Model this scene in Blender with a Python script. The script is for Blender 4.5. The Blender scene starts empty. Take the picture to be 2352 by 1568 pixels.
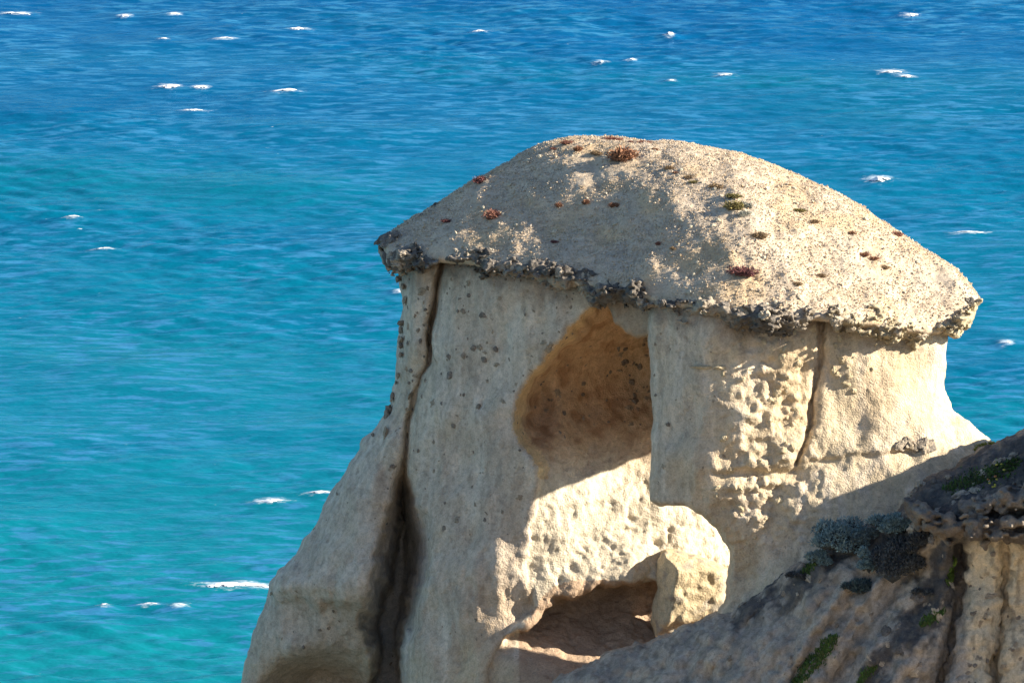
import bpy, math, random
import numpy as np
from mathutils import Vector
R_ = math.radians
random.seed(7)
rng = np.random.default_rng(11)
scene = bpy.context.scene
coll = scene.collection

# ------------------------------------------------------------------ camera
PITCH, DIST, SC = R_(12.0), 150.0, 0.00872     # look-down angle, metres to the stack, metres per design pixel there
PW, PH = 2352.0, 1568.0                        # design picture size
SINP, COSP = math.sin(PITCH), math.cos(PITCH)
CAM = np.array([0.0, -DIST * COSP, DIST * SINP])
K = SC / DIST
SEA_Z = CAM[2] - 100.0
cd = bpy.data.cameras.new('camera')
cam = bpy.data.objects.new('camera', cd)
coll.objects.link(cam)
cam.location = CAM
cam.rotation_euler = (math.pi / 2 - PITCH, 0, 0)
cd.sensor_width = 36.0
cd.lens = 18.0 / (PW / 2 * K)
cd.clip_start, cd.clip_end = 1.0, 60000.0
scene.camera = cam
scene.render.engine = 'CYCLES'
scene.render.resolution_x, scene.render.resolution_y = 1024, 682
scene.cycles.use_denoising = True

# ------------------------------------------------------------------ light
SUN_EL, SUN_AZ = R_(23.0), R_(3.0)            # azimuth from +x (camera right) towards the camera
w = bpy.data.worlds.new('World')
scene.world = w
w.use_nodes = True
wn = w.node_tree
sky = wn.nodes.new('ShaderNodeTexSky')
sky.sky_type = 'NISHITA'
sky.sun_disc = False
sky.sun_elevation = SUN_EL
sdir = Vector((math.cos(SUN_EL) * math.cos(SUN_AZ), -math.cos(SUN_EL) * math.sin(SUN_AZ), math.sin(SUN_EL)))
sky.sun_rotation = math.atan2(sdir.x, sdir.y)
sky.altitude = 80
sky.air_density, sky.dust_density, sky.ozone_density = 1.0, 0.3, 2.5
wn.links.new(sky.outputs[0], wn.nodes['Background'].inputs[0])
wn.nodes['Background'].inputs[1].default_value = 0.075
sd = bpy.data.lights.new('sun', 'SUN')
sd.energy, sd.angle, sd.color = 5.0, R_(0.5), (1.0, 0.90, 0.74)
sun = bpy.data.objects.new('sun', sd)
coll.objects.link(sun)
sun.rotation_euler = sdir.to_track_quat('Z', 'Y').to_euler()
sun.location = (40, 0, 40)
scene.view_settings.view_transform = 'Standard'
scene.view_settings.look = 'None'
scene.view_settings.gamma = 1.0
scene.view_settings.exposure = 1.3

# ------------------------------------------------------------------ helpers
def world_pt(px, py, y):
    """the point at depth y (metres along the ground) that is seen at design pixel px, py"""
    px, py, y = np.broadcast_arrays(np.asarray(px, float), np.asarray(py, float), np.asarray(y, float))
    dx = (px - PW / 2) * K
    dv = (PH / 2 - py) * K
    dy = COSP + dv * SINP
    dz = -SINP + dv * COSP
    t = (y - CAM[1]) / dy
    return np.stack([dx * t, y, CAM[2] + dz * t], -1)

def to_px(P):
    d = P - CAM
    f = d[..., 1] * COSP - d[..., 2] * SINP
    u = d[..., 1] * SINP + d[..., 2] * COSP
    return PW / 2 + d[..., 0] / f / K, PH / 2 - u / f / K

_perm = np.random.default_rng(3).permutation(256).astype(np.int32)
_val = np.random.default_rng(4).uniform(-1, 1, 256).astype(np.float32)
def vnoise(P, scale, seed=0):
    Q = P / np.asarray(scale) + seed * 17.31
    I = np.floor(Q).astype(np.int32)
    F = (Q - I).astype(np.float32)
    F = F * F * F * (F * (F * 6 - 15) + 10)
    x, y, z = I[..., 0], I[..., 1], I[..., 2]
    fx, fy, fz = F[..., 0], F[..., 1], F[..., 2]
    def h(a, b, c):
        return _val[_perm[(_perm[(_perm[a & 255] + b) & 255] + c) & 255]]
    def lx(b, c):
        return h(x, b, c) * (1 - fx) + h(x + 1, b, c) * fx
    def ly(c):
        return lx(y, c) * (1 - fy) + lx(y + 1, c) * fy
    return ly(z) * (1 - fz) + ly(z + 1) * fz

def fbm(P, scale, octaves=4, seed=0, gain=0.5):
    s, a, tot = np.asarray(scale, float), 1.0, 0.0
    out = np.zeros(P.shape[:-1], np.float32)
    for o in range(octaves):
        out += a * vnoise(P, s, seed + o)
        tot += a; a *= gain; s = s * 0.5
    return out / tot

def sstep(a, b, x):
    t = np.clip((x - a) / (b - a), 0, 1)
    return t * t * (3 - 2 * t)

def tps(pts, smooth=0.0):
    """thin plate spline through (px, py, value)"""
    A = np.array(pts, float)
    X, v = A[:, :2] / 500.0, A[:, 2]
    n = len(X)
    def phi(r2):
        return np.where(r2 > 0, r2 * np.log(np.maximum(r2, 1e-12)), 0)
    M = np.zeros((n + 3, n + 3))
    M[:n, :n] = phi(((X[:, None] - X[None]) ** 2).sum(-1)) + smooth * np.eye(n)
    M[:n, n] = 1; M[:n, n + 1:] = X
    M[n, :n] = 1; M[n + 1:, :n] = X.T
    c = np.linalg.solve(M, np.r_[v, 0, 0, 0])
    def f(px, py):
        x, y = px / 500.0, py / 500.0
        out = c[n] + c[n + 1] * x + c[n + 2] * y
        for i in range(n):
            out = out + c[i] * phi((x - X[i, 0]) ** 2 + (y - X[i, 1]) ** 2)
        return out
    return f

def seg_dist(px, py, line):
    """distance in metres to a polyline and the parameter along it (in segments)"""
    best = np.full(px.shape, 1e9); par = np.zeros(px.shape)
    for i in range(len(line) - 1):
        (ax, ay), (bx, by) = line[i][:2], line[i + 1][:2]
        l2 = (bx - ax) ** 2 + (by - ay) ** 2
        t = np.clip(((px - ax) * (bx - ax) + (py - ay) * (by - ay)) / l2, 0, 1)
        d = np.hypot(px - ax - t * (bx - ax), py - ay - t * (by - ay))
        m = d < best
        best = np.where(m, d, best); par = np.where(m, i + t, par)
    return best * SC, par

def poly_in(px, py, poly):
    """signed distance in metres to a polygon, positive inside"""
    d, _ = seg_dist(px, py, list(poly) + [poly[0]])
    ins = np.zeros(px.shape, bool)
    n = len(poly)
    for i in range(n):
        (ax, ay), (bx, by) = poly[i], poly[(i + 1) % n]
        c = ((ay > py) != (by > py)) & (px < (bx - ax) * (py - ay) / (by - ay + 1e-9) + ax)
        ins ^= c
    return np.where(ins, d, -d)

def solid(F, B, d, rx, ry, y, rb=None):
    """field (negative inside) of a slab between depth F and B, edge rounded by rx across and ry in depth"""
    q = 1 - np.sqrt(1 - (1 - np.clip(d / rx, 0, 1)) ** 2)
    Fe = (F + ry * q)[..., None]
    Be = (B - (ry if rb is None else rb) * q)[..., None]
    return np.maximum(np.maximum(Fe - y, y - Be), -d[..., None]).astype(np.float32)

def smin(a, b, k):
    h = np.clip(k - np.abs(a - b), 0, None) / k
    return np.minimum(a, b) - h * h * k * 0.25

def blur(f, n=1):
    for _ in range(n):
        for ax in range(3):
            g = f.copy()
            sl = [slice(None)] * 3; sm = [slice(None)] * 3; sp = [slice(None)] * 3
            sl[ax] = slice(1, -1); sm[ax] = slice(0, -2); sp[ax] = slice(2, None)
            g[tuple(sl)] = 0.5 * f[tuple(sl)] + 0.25 * (f[tuple(sm)] + f[tuple(sp)])
            f = g
    return f

def lattice(shape, cells, seed):
    """smooth random 3d field on a grid by separable interpolation of a coarse lattice"""
    r = np.random.default_rng(seed)
    g = r.uniform(-1, 1, [int(c) + 2 for c in cells]).astype(np.float32)
    for ax in range(3):
        t = np.linspace(0, cells[ax] - 1e-4, shape[ax])
        i = t.astype(int); f = (t - i); f = (f * f * (3 - 2 * f)).astype(np.float32)
        sh = [1, 1, 1]; sh[ax] = -1
        f = f.reshape(sh)
        g = np.take(g, i, ax) * (1 - f) + np.take(g, i + 1, ax) * f
    return g

def surface_nets(f):
    s = f < 0
    c = np.zeros([n - 1 for n in f.shape], np.uint8)
    for a in (0, 1):
        for b in (0, 1):
            for d in (0, 1):
                c += s[a:f.shape[0] - 1 + a, b:f.shape[1] - 1 + b, d:f.shape[2] - 1 + d]
    mixed = (c > 0) & (c < 8)
    I = np.nonzero(mixed)
    idx = np.full(mixed.shape, -1, np.int32)
    idx[mixed] = np.arange(len(I[0]), dtype=np.int32)
    V = {(a, b, d): f[I[0] + a, I[1] + b, I[2] + d] for a in (0, 1) for b in (0, 1) for d in (0, 1)}
    acc = np.zeros((len(I[0]), 3)); cnt = np.zeros(len(I[0]))
    for p in V:
        for ax in range(3):
            if p[ax] == 0:
                q = list(p); q[ax] = 1; q = tuple(q)
                m = (V[p] < 0) != (V[q] < 0)
                t = V[p] / np.where(m, V[p] - V[q], 1)
                pos = np.tile(np.array(p, float), (len(t), 1)); pos[:, ax] = t
                acc += pos * m[:, None]; cnt += m
    verts = np.stack(I, -1) + acc / cnt[:, None]
    quads = []
    for ax in range(3):
        u, v = (ax + 1) % 3, (ax + 2) % 3
        sl0 = [slice(1, -1)] * 3; sl0[ax] = slice(0, -1)
        sl1 = [slice(1, -1)] * 3; sl1[ax] = slice(1, None)
        A, B = s[tuple(sl0)], s[tuple(sl1)]
        for sign, m in ((1, A & ~B), (-1, ~A & B)):
            e = list(np.nonzero(m))
            e[u] = e[u] + 1; e[v] = e[v] + 1
            def cell(du, dv):
                k = list(e); k[u] = k[u] + du; k[v] = k[v] + dv
                return idx[k[0], k[1], k[2]]
            q = np.stack([cell(-1, -1), cell(0, -1), cell(0, 0), cell(-1, 0)], -1)
            quads.append(q if sign > 0 else q[:, ::-1])
    return verts, np.concatenate(quads)

def mesh_from(name, V, F, col=None, smooth=True):
    me = bpy.data.meshes.new(name)
    n = F.shape[1]
    me.vertices.add(len(V)); me.vertices.foreach_set('co', np.ascontiguousarray(V, np.float32).ravel())
    me.loops.add(F.size); me.loops.foreach_set('vertex_index', np.ascontiguousarray(F, np.int32).ravel())
    me.polygons.add(len(F))
    me.polygons.foreach_set('loop_start', np.arange(0, F.size, n, dtype=np.int32))
    me.polygons.foreach_set('use_smooth', np.full(len(F), smooth))
    if col is not None:
        a = me.color_attributes.new('Col', 'FLOAT_COLOR', 'POINT')
        a.data.foreach_set('color', np.c_[np.clip(col, 0, 1), np.ones(len(col))].astype(np.float32).ravel())
    me.update(calc_edges=True)
    me.validate()
    return me

def link(name, me, mat, parent=None, loc=None):
    o = bpy.data.objects.new(name, me)
    coll.objects.link(o)
    if mat is not None and not me.materials:
        me.materials.append(mat)
    if parent is not None:
        o.parent = parent
    if loc is not None:
        o.location = loc
    return o

def empty(name, loc=(0, 0, 0)):
    o = bpy.data.objects.new(name, None)
    coll.objects.link(o)
    o.location = loc
    return o

def tag(o, label=None, cat=None, group=None, kind=None):
    for k, v in (('label', label), ('category', cat), ('group', group), ('kind', kind)):
        if v:
            o[k] = v
    return o

def vnormals(V, F):
    a, b, c = V[F[:, 0]], V[F[:, 1]], V[F[:, 2]]
    n = np.cross(b - a, c - a)
    if F.shape[1] == 4:
        n = np.cross(c - a, V[F[:, 3]] - b)
    N = np.zeros_like(V)
    for k in range(F.shape[1]):
        for ax in range(3):
            N[:, ax] += np.bincount(F[:, k], n[:, ax], len(V))
    return N / (np.linalg.norm(N, axis=1, keepdims=True) + 1e-12)

def lerp(a, b, t):
    t = np.asarray(t)[..., None]
    return np.asarray(a) * (1 - t) + np.asarray(b) * t

# ------------------------------------------------------------------ materials
def new_mat(name):
    m = bpy.data.materials.new(name)
    m.use_nodes = True
    nt = m.node_tree
    return m, nt, nt.nodes['Principled BSDF']

def rock_mat(name, rough=0.95, bump=0.5, scales=(3.0, 14.0, 45.0), grain=0.25, specks=0.0):
    m, nt, b = new_mat(name)
    N, L = nt.nodes, nt.links
    geo = N.new('ShaderNodeNewGeometry')
    att = N.new('ShaderNodeAttribute'); att.attribute_name = 'Col'
    n1 = N.new('ShaderNodeTexNoise'); n1.inputs['Scale'].default_value = scales[2]; n1.inputs['Detail'].default_value = 3
    n2 = N.new('ShaderNodeTexNoise'); n2.inputs['Scale'].default_value = scales[1]; n2.inputs['Detail'].default_value = 4
    for n in (n1, n2):
        L.new(geo.outputs['Position'], n.inputs['Vector'])
    mr = N.new('ShaderNodeMapRange')
    mr.inputs[1].default_value, mr.inputs[2].default_value = 0.3, 0.7
    mr.inputs[3].default_value, mr.inputs[4].default_value = 1 - grain, 1 + grain
    add = N.new('ShaderNodeMath'); add.operation = 'ADD'
    L.new(n1.outputs[0], add.inputs[0]); L.new(n2.outputs[0], add.inputs[1])
    half = N.new('ShaderNodeMath'); half.operation = 'MULTIPLY'; half.inputs[1].default_value = 0.5
    L.new(add.outputs[0], half.inputs[0]); L.new(half.outputs[0], mr.inputs[0])
    mul = N.new('ShaderNodeVectorMath'); mul.operation = 'SCALE'
    L.new(att.outputs['Color'], mul.inputs[0]); L.new(mr.outputs[0], mul.inputs['Scale'])
    out = mul.outputs[0]
    if specks:
        n3 = N.new('ShaderNodeTexNoise'); n3.inputs['Scale'].default_value = 9.0; n3.inputs['Detail'].default_value = 5; n3.inputs['Roughness'].default_value = .7
        L.new(geo.outputs['Position'], n3.inputs['Vector'])
        n4 = N.new('ShaderNodeTexNoise'); n4.inputs['Scale'].default_value = .9; n4.inputs['Detail'].default_value = 3
        L.new(geo.outputs['Position'], n4.inputs['Vector'])
        ma = N.new('ShaderNodeMath'); ma.operation = 'MULTIPLY_ADD'; ma.inputs[1].default_value = .35
        L.new(n4.outputs[0], ma.inputs[0]); L.new(n3.outputs[0], ma.inputs[2])
        r3 = N.new('ShaderNodeMapRange'); r3.inputs[1].default_value, r3.inputs[2].default_value, r3.inputs[4].default_value = .80, .88, specks
        L.new(ma.outputs[0], r3.inputs[0])
        mx = N.new('ShaderNodeMix'); mx.data_type = 'RGBA'; mx.inputs[7].default_value = (.19, .155, .12, 1)
        L.new(r3.outputs[0], mx.inputs[0]); L.new(out, mx.inputs[6])
        out = mx.outputs[2]
    L.new(out, b.inputs['Base Color'])
    b.inputs['Roughness'].default_value = rough
    b.inputs['Specular IOR Level'].default_value = 0.15
    bp = N.new('ShaderNodeBump'); bp.inputs['Strength'].default_value = bump; bp.inputs['Distance'].default_value = 0.05
    L.new(half.outputs[0], bp.inputs['Height']); L.new(bp.outputs[0], b.inputs['Normal'])
    return m

M_wall = rock_mat('limestone', bump=1.0, scales=(3, 9, 30), grain=.3, specks=.6)
M_cap = rock_mat('calcrete_scree', bump=0.6, scales=(3, 20, 60), grain=0.3)
M_crust = rock_mat('calcrete_crust', bump=0.8, scales=(3, 18, 50), grain=0.4)
M_hill = rock_mat('hillside_rock', bump=0.8, grain=0.35, specks=.7)

# ------------------------------------------------------------------ the stack: design data (px, py, depth)
CRACK = [(1016, 600), (1004, 660), (994, 720), (987, 780), (986, 835), (968, 862), (957, 905), (944, 950), (936, 1000),
         (930, 1060), (926, 1120), (924, 1200), (918, 1300), (896, 1400), (880, 1460), (884, 1520), (890, 1640)]
CRACK_W = [4, 5, 6, 5, 4, 4, 4, 5, 6, 8, 12, 18, 20, 20, 20, 20, 20]
CRACK_D = [.7, .8, .8, .7, .5, .4, .4, .5, .5, .5, .6, .7, .8, .8, .8, .8, .8]
CRACK2 = [(1888, 700), (1886, 760), (1888, 816), (1877, 853), (1866, 907), (1861, 970), (1846, 1023), (1828, 1062)]

PIER = [(912, 500), (1368, 540), (1368, 684), (1352, 714), (1314, 753), (1270, 791), (1245, 834), (1215, 867), (1185, 927), (1184, 982),
        (1204, 1026), (1234, 1070), (1238, 1108), (1229, 1179), (1213, 1234), (1209, 1290), (1222, 1350), (1222, 1398), (1165, 1455), (1120, 1530), (1110, 1710),
        (530, 1710), (545, 1610), (556, 1560), (562, 1510), (580, 1461), (604, 1401), (624, 1338), (639, 1313), (683, 1274), (717, 1219), (767, 1131),
        (816, 1042), (860, 983), (895, 944), (909, 870), (914, 796), (922, 720), (926, 650), (916, 600)]
F_pier = tps([(930, 600, 6.2), (1000, 600, 5.5), (1100, 620, 4.75), (1200, 640, 4.1), (1300, 670, 3.45), (1368, 690, 3.0),
              (925, 760, 6.2), (1000, 760, 5.45), (1100, 780, 4.65), (1230, 780, 3.75),
              (915, 900, 6.2), (1000, 900, 5.3), (1100, 900, 4.5), (1180, 930, 3.9),
              (820, 1060, 6.4), (900, 1080, 5.7), (1000, 1080, 5.0), (1100, 1080, 4.25), (1220, 1090, 3.5),
              (700, 1280, 6.4), (800, 1280, 5.6), (960, 1280, 4.6), (1050, 1280, 3.85), (1110, 1280, 3.5), (1160, 1280, 3.42), (1205, 1280, 3.5),
              (640, 1345, 6.4), (740, 1355, 5.7), (840, 1370, 5.1),
              (600, 1450, 6.6), (700, 1460, 6.1), (820, 1460, 5.7), (1000, 1440, 4.1), (1060, 1360, 3.62), (1110, 1370, 3.4), (1170, 1380, 3.38), (1230, 1390, 3.55), (1080, 1450, 3.45), (1160, 1460, 3.2),
              (560, 1600, 6.4), (700, 1600, 6.5), (820, 1600, 6.4), (1000, 1600, 3.6), (1150, 1600, 2.6)], 1e-4)
MASS = [(1491, 640), (1494, 862), (1497, 972), (1498, 1053), (1494, 1146), (1516, 1158), (1548, 1161), (1592, 1168), (1625, 1190),
        (1652, 1217), (1674, 1250), (1677, 1290), (1672, 1340), (1668, 1380), (1640, 1430), (1600, 1480), (1600, 1710), (2480, 1710), (2480, 1120),
        (2330, 1022), (2306, 1010), (2268, 983), (2232, 965), (2196, 933), (2184, 884), (2185, 839), (2189, 799), (2196, 740), (2196, 660)]
F_mass = tps([(1494, 680, 1.95), (1494, 900, 1.9), (1494, 1100, 1.75), (1560, 800, 1.2), (1560, 1000, 1.1), (1610, 720, .84), (1610, 900, .66), (1610, 1080, .52),
              (1645, 740, .7), (1645, 900, .57), (1645, 1080, .42), (1690, 760, .74), (1690, 900, .64), (1690, 1080, .5), (1750, 760, .86), (1750, 900, .82), (1770, 1050, .68),
              (1820, 760, 1.0), (1820, 900, 1.0), (1820, 1030, .8),
              (1880, 760, 1.15), (1880, 900, 1.16), (1880, 1030, .92), (2000, 780, 1.52), (2000, 900, 1.5), (2000, 1010, 1.2),
              (2100, 790, 2.02), (2100, 900, 1.92), (2100, 990, 1.6), (2165, 800, 2.5), (2165, 900, 2.38), (2200, 990, 2.1), (2290, 1030, 2.4),
              (1700, 1180, .52), (1700, 1300, .8), (1690, 1380, .6), (1800, 1150, .6), (1800, 1250, .6), (1800, 1350, .1), (2000, 1120, .8), (2000, 1300, .0),
              (2200, 1100, 1.3), (1700, 1500, .0), (2400, 1200, .8), (2000, 1500, -.6)], 1e-4)
BACK = [(1120, 600), (1850, 600), (1850, 1330), (1500, 1330), (1420, 1343), (1330, 1360), (1270, 1380), (1240, 1408), (1200, 1450), (1120, 1470)]
F_back = tps([(1180, 850, 4.5), (1200, 960, 4.4), (1235, 1100, 3.75), (1215, 1280, 3.65), (1360, 700, 4.0), (1350, 900, 6.1), (1300, 800, 5.4), (1480, 800, 6.6),
              (1480, 1000, 6.0), (1350, 1080, 4.7), (1480, 1130, 5.0), (1290, 1230, 3.85), (1400, 1230, 4.25), (1500, 1270, 4.4), (1600, 1200, 5.1),
              (1670, 1260, 5.4), (1270, 1370, 3.5), (1400, 1340, 3.75), (1500, 1330, 3.95), (1650, 1400, 4.4), (1800, 1000, 6.6), (1700, 700, 6.4)], 1e-4)
SLAB = [(1340, 640), (1368, 684), (1392, 705), (1412, 735), (1430, 756), (1467, 774), (1500, 768), (1560, 760), (1560, 640)]
CAVE_BLOCKER = [(1530, 620), (1530, 985), (1600, 960), (1800, 880), (1980, 805), (2120, 750), (2120, 620)]  # unseen rock added behind the mass to cut the sunlight in the hollow
BASE = [(930, 1440), (1000, 1475), (1120, 1462), (1200, 1442), (1240, 1385), (1270, 1352), (1330, 1335), (1420, 1315), (1500, 1300), (1720, 1295), (1760, 1710), (930, 1710)]
F_base = tps([(1000, 1490, 4.7), (1100, 1480, 3.9), (1190, 1460, 3.7), (1270, 1385, 5.0), (1400, 1350, 5.6), (1500, 1335, 5.8), (1700, 1340, 6.0),
              (1240, 1440, 4.3), (1330, 1400, 5.0), (1400, 1390, 5.3), (1500, 1370, 5.6), (1270, 1330, 5.4), (1400, 1300, 6.0), (1500, 1280, 6.2), (1330, 1445, 4.5), (1400, 1450, 4.6), (1500, 1450, 4.6), (1600, 1450, 4.5),
              (1000, 1600, 4.4), (1130, 1500, 3.35), (1150, 1570, 2.8), (1300, 1500, 3.5), (1450, 1490, 3.9), (1300, 1600, 1.9), (1600, 1500, 3.2)], 1e-4)
VALLEY = [(926, 1085), (950, 1120), (992, 1235), (980, 1340), (942, 1480), (934, 1720), (862, 1720), (850, 1500), (836, 1415), (852, 1338), (884, 1210), (908, 1115)]
RIM = [(866, 552, 6.6), (890, 588, 5.9), (940, 592, 5.5), (1010, 588, 5.05), (1080, 592, 4.5), (1150, 604, 4.0), (1240, 626, 3.35), (1310, 636, 2.95), (1370, 652, 2.5),
       (1430, 670, 2.05), (1500, 682, 1.55), (1570, 694, 1.05), (1650, 712, .5), (1700, 722, .25), (1760, 728, .34), (1820, 724, .48), (1876, 716, .66), (1930, 726, .78),
       (2000, 738, 1.08), (2060, 746, 1.36), (2130, 752, 1.7), (2190, 748, 2.15), (2225, 722, 2.5), (2246, 692, 2.9)]
RA = np.array(RIM, float)
def rim_at(px):
    return np.interp(px, RA[:, 0], RA[:, 1]), np.interp(px, RA[:, 0], RA[:, 2])
CAP = [(872, 548), (900, 530), (950, 500), (1000, 470), (1050, 440), (1090, 412), (1150, 385), (1210, 347), (1260, 327), (1310, 317), (1380, 315), (1440, 320), (1500, 326),
       (1560, 328), (1630, 340), (1700, 355), (1760, 376), (1830, 404), (1900, 434), (1950, 460), (2000, 492), (2050, 528), (2100, 562), (2150, 590),
       (2190, 617), (2225, 655), (2250, 688), (2225, 735), (2190, 762), (2130, 768), (2060, 758), (2000, 752), (1930, 742), (1876, 735), (1820, 742), (1760, 746),
       (1700, 738), (1650, 728), (1570, 708), (1500, 696), (1430, 684), (1370, 666), (1310, 650), (1240, 640), (1150, 618), (1080, 606), (1010, 602), (940, 606), (890, 600)]
F_cap = tps([(px, py, y) for px, py, y in RIM] +
            [(px, py + 20, y - .02) for px, py, y in RIM[::3]] +
            [(900, 535, 6.8), (1000, 475, 7.0), (1090, 415, 7.1), (1150, 390, 7.2), (1210, 350, 7.4), (1300, 320, 7.4), (1380, 318, 7.2), (1470, 326, 6.9), (1560, 332, 6.6),
             (1700, 358, 6.1), (1830, 406, 5.6), (1900, 436, 5.2), (2000, 494, 4.6), (2100, 564, 3.95), (2190, 620, 3.4),
             (1100, 500, 5.7), (1250, 450, 5.5), (1250, 550, 4.3), (1400, 450, 4.75), (1400, 550, 3.6), (1550, 450, 3.85), (1550, 570, 2.4), (1650, 500, 2.9), (1650, 620, 1.5),
             (1720, 560, 2.0), (1720, 650, 1.0), (1700, 440, 3.8), (1850, 520, 3.2), (1850, 620, 1.8), (1980, 560, 3.25), (1980, 660, 1.9), (2100, 640, 2.75), (2100, 700, 2.1),
             (1560, 380, 5.2), (1400, 380, 5.8), (1280, 370, 6.5)], 1e-4)

# ------------------------------------------------------------------ the stack: rock wall
def grid(x0, x1, y0, y1, d0, d1, sx, sd_):
    return np.arange(x0, x1, sx), np.arange(y0, y1, sx), np.arange(d0, d1, sd_)

def extract(f, gx, gy, gd):
    f = np.clip(f, -.5, .5)
    f[0] = f[-1] = .5; f[:, 0] = f[:, -1] = .5; f[:, :, 0] = f[:, :, -1] = .5
    v, q = surface_nets(f)
    px = gx[0] + v[:, 0] * (gx[1] - gx[0]); py = gy[0] + v[:, 1] * (gy[1] - gy[0]); d = gd[0] + v[:, 2] * (gd[1] - gd[0])
    P = world_pt(px, py, d)
    N = vnormals(P, q)
    # make faces point outward: compare with the field gradient along depth
    return P, q, px, py, d

def orient(P, q):
    # outward = positive signed volume
    a, b, c = P[q[:, 0]], P[q[:, 1]], P[q[:, 2]]
    o = P.mean(0)
    vol = np.einsum('ij,ij->i', a - o, np.cross(b - o, c - o)).sum()
    return q if vol > 0 else q[:, ::-1]

STEP = 4.0
gx, gy, gd = grid(536, 2484, 580, 1700, -1.6, 9.4, STEP, 0.085)
PX, PY = np.meshgrid(gx, gy, indexing='ij')
yy = gd[None, None, :].astype(np.float32)
wob = (lattice((len(gx), len(gy), 1), (60, 34, 1), 5)[..., 0] * 5 + lattice((len(gx), len(gy), 1), (160, 90, 1), 6)[..., 0] * 3)
PXw, PYw = PX + wob, PY + np.roll(wob, 40, 0)
# relief shared by all walls: broad lumps, vertical flutes
lump = lattice((len(gx), len(gy), 1), (26, 12, 1), 7)[..., 0] * .13 + lattice((len(gx), len(gy), 1), (60, 26, 1), 8)[..., 0] * .05
flute = lattice((len(gx), len(gy), 1), (90, 9, 1), 9)[..., 0] * .035

Fp = F_pier(PX, PY) + lump + flute
dcr, par = seg_dist(PX + wob * .5, PY, CRACK)
wdt = np.interp(par, range(len(CRACK_W)), CRACK_W) * SC
dep = np.interp(par, range(len(CRACK_D)), CRACK_D)
vv = sstep(1040, 1160, PY)
Fp = Fp + dep * ((1 - vv) * np.exp(-(dcr / wdt) ** 2) + vv * 1.35 * np.exp(-dcr / wdt)) + .25 * np.exp(-(dcr / (wdt + .25)) ** 2)
lip = 1335 + (PX - 640) * .19 + wob * 2
Fp = Fp + .55 * sstep(lip, lip + 55, PY) * sstep(880, 830, PX)
# the dark inner cleft of the valley
Fp = Fp + .6 * np.exp(-(dcr / .05) ** 2) * sstep(1040, 1120, PY)
# hole at the foot of the cleft
hx, hy = (PX - 902) / 34, (PY - 1560) / 75
Fp = Fp + 1.6 * np.exp(-(hx ** 2 + hy ** 2) ** 2)
# hollow under the left buttress
ux, uy = (PX - 740) / 125, (PY - 1600) / 85
Fp = Fp + 1.8 * np.exp(-np.maximum(ux ** 2 + uy ** 2, 0) ** 2)
dval = poly_in(PX + wob * 2, PY + wob, VALLEY)
Fp = Fp + (2.3 + 1.2 * sstep(1200, 1400, PY)) * np.clip((dval + .06) / .45, 0, 1)
rpy, _ = rim_at(PX)
Fp = Fp + .3 * sstep(rpy + 30, rpy - 5, PY)
Fp = np.minimum(Fp, 8.6)
d = poly_in(PXw, PYw, PIER)
rr = .05 + .60 * sstep(1060, 850, PX)
DP = d
f = solid(Fp, np.maximum(np.minimum(Fp + 3.0, 8.2), np.where(PY > 1000, 9.2, 0)), d, rr, rr * 1.3, yy)

Fm = F_mass(PX, PY) + lump * .8 + flute * sstep(1800, 1600, PX)
dc2, _ = seg_dist(PX + wob * .4, PY, CRACK2)
Fm = Fm + .35 * np.exp(-(dc2 / .035) ** 2) + .10 * np.exp(-(dc2 / .13) ** 2)
# bedding ledges near the foot of the mass
for (lx0, lx1, ly, sl, h) in ((1620, 1860, 1078, -.02, .16), (1650, 1800, 1128, -.1, .18), (1630, 1780, 1158, -.08, .12), (1800, 2120, 1062, -.12, .12)):
    on = sstep(lx0 - 20, lx0 + 30, PX) * sstep(lx1 + 20, lx1 - 30, PX)
    yl = ly + sl * (PX - lx0) + wob
    Fm = Fm + on * h * (sstep(yl - 2, yl + 6, PY) - sstep(yl + 6, yl + 60, PY))
# rough knobby zone along the prow
kn = lattice((len(gx), len(gy), 1), (110, 62, 1), 21)[..., 0]
kn2 = lattice((len(gx), len(gy), 1), (220, 120, 1), 22)[..., 0]
zone = np.exp(-((PX - 1775) / 95) ** 2) * sstep(1260, 1150, PY) + .8 * np.exp(-((PX - 1940) / 60) ** 2 - ((PY - 800) / 70) ** 2)
Fm = Fm - zone * (.065 * sstep(.1, .6, kn) + .05 * sstep(.2, .7, kn2)) + zone * .05 * sstep(-.2, -.6, kn)
d = poly_in(PXw * .6 + PX * .4, PYw, MASS)
rr = np.where(PX > 2100, .35, .09)
Bm = PX * 0 + 2.75
f = np.minimum(f, solid(Fm, np.maximum(Bm, Fm + .3), d, rr, rr * 1.6, yy, .2))

d = poly_in(PX + wob, PY + 2 * np.roll(wob, 23, 0), BACK)
pit = lattice((len(gx), len(gy), 1), (150, 84, 1), 31)[..., 0]
pit2 = lattice((len(gx), len(gy), 1), (70, 40, 1), 32)[..., 0]
Fk = F_back(PX, PY) + lump * .7 + .55 * np.exp(-(((PX - 1225) / 45) ** 2 + ((PY - 935) / 70) ** 2) ** 2) + sstep(980, 1120, PY) * (.05 * sstep(.5, .8, pit) + .08 * sstep(.65, .85, pit2))
Fk = np.where(DP > .0, np.maximum(Fk, Fp + .25), Fk)
lipz = (DP < 0) & (DP > -.3) & (PY < 1120) & (PX < 1372)
Fk = np.where(lipz, np.minimum(Fk, Fp + .10 - DP * 6.5 * (1 + .5 * pit2)), Fk)
f = np.minimum(f, solid(Fk, Fk * 0 + 8.2, d, .1, .1, yy))
d = poly_in(PXw, PYw, SLAB)
f = np.minimum(f, solid(3.0 + (PX - 1400) * -.003 + lump, PX * 0 + 4.6, d, .08, .12, yy))
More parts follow.
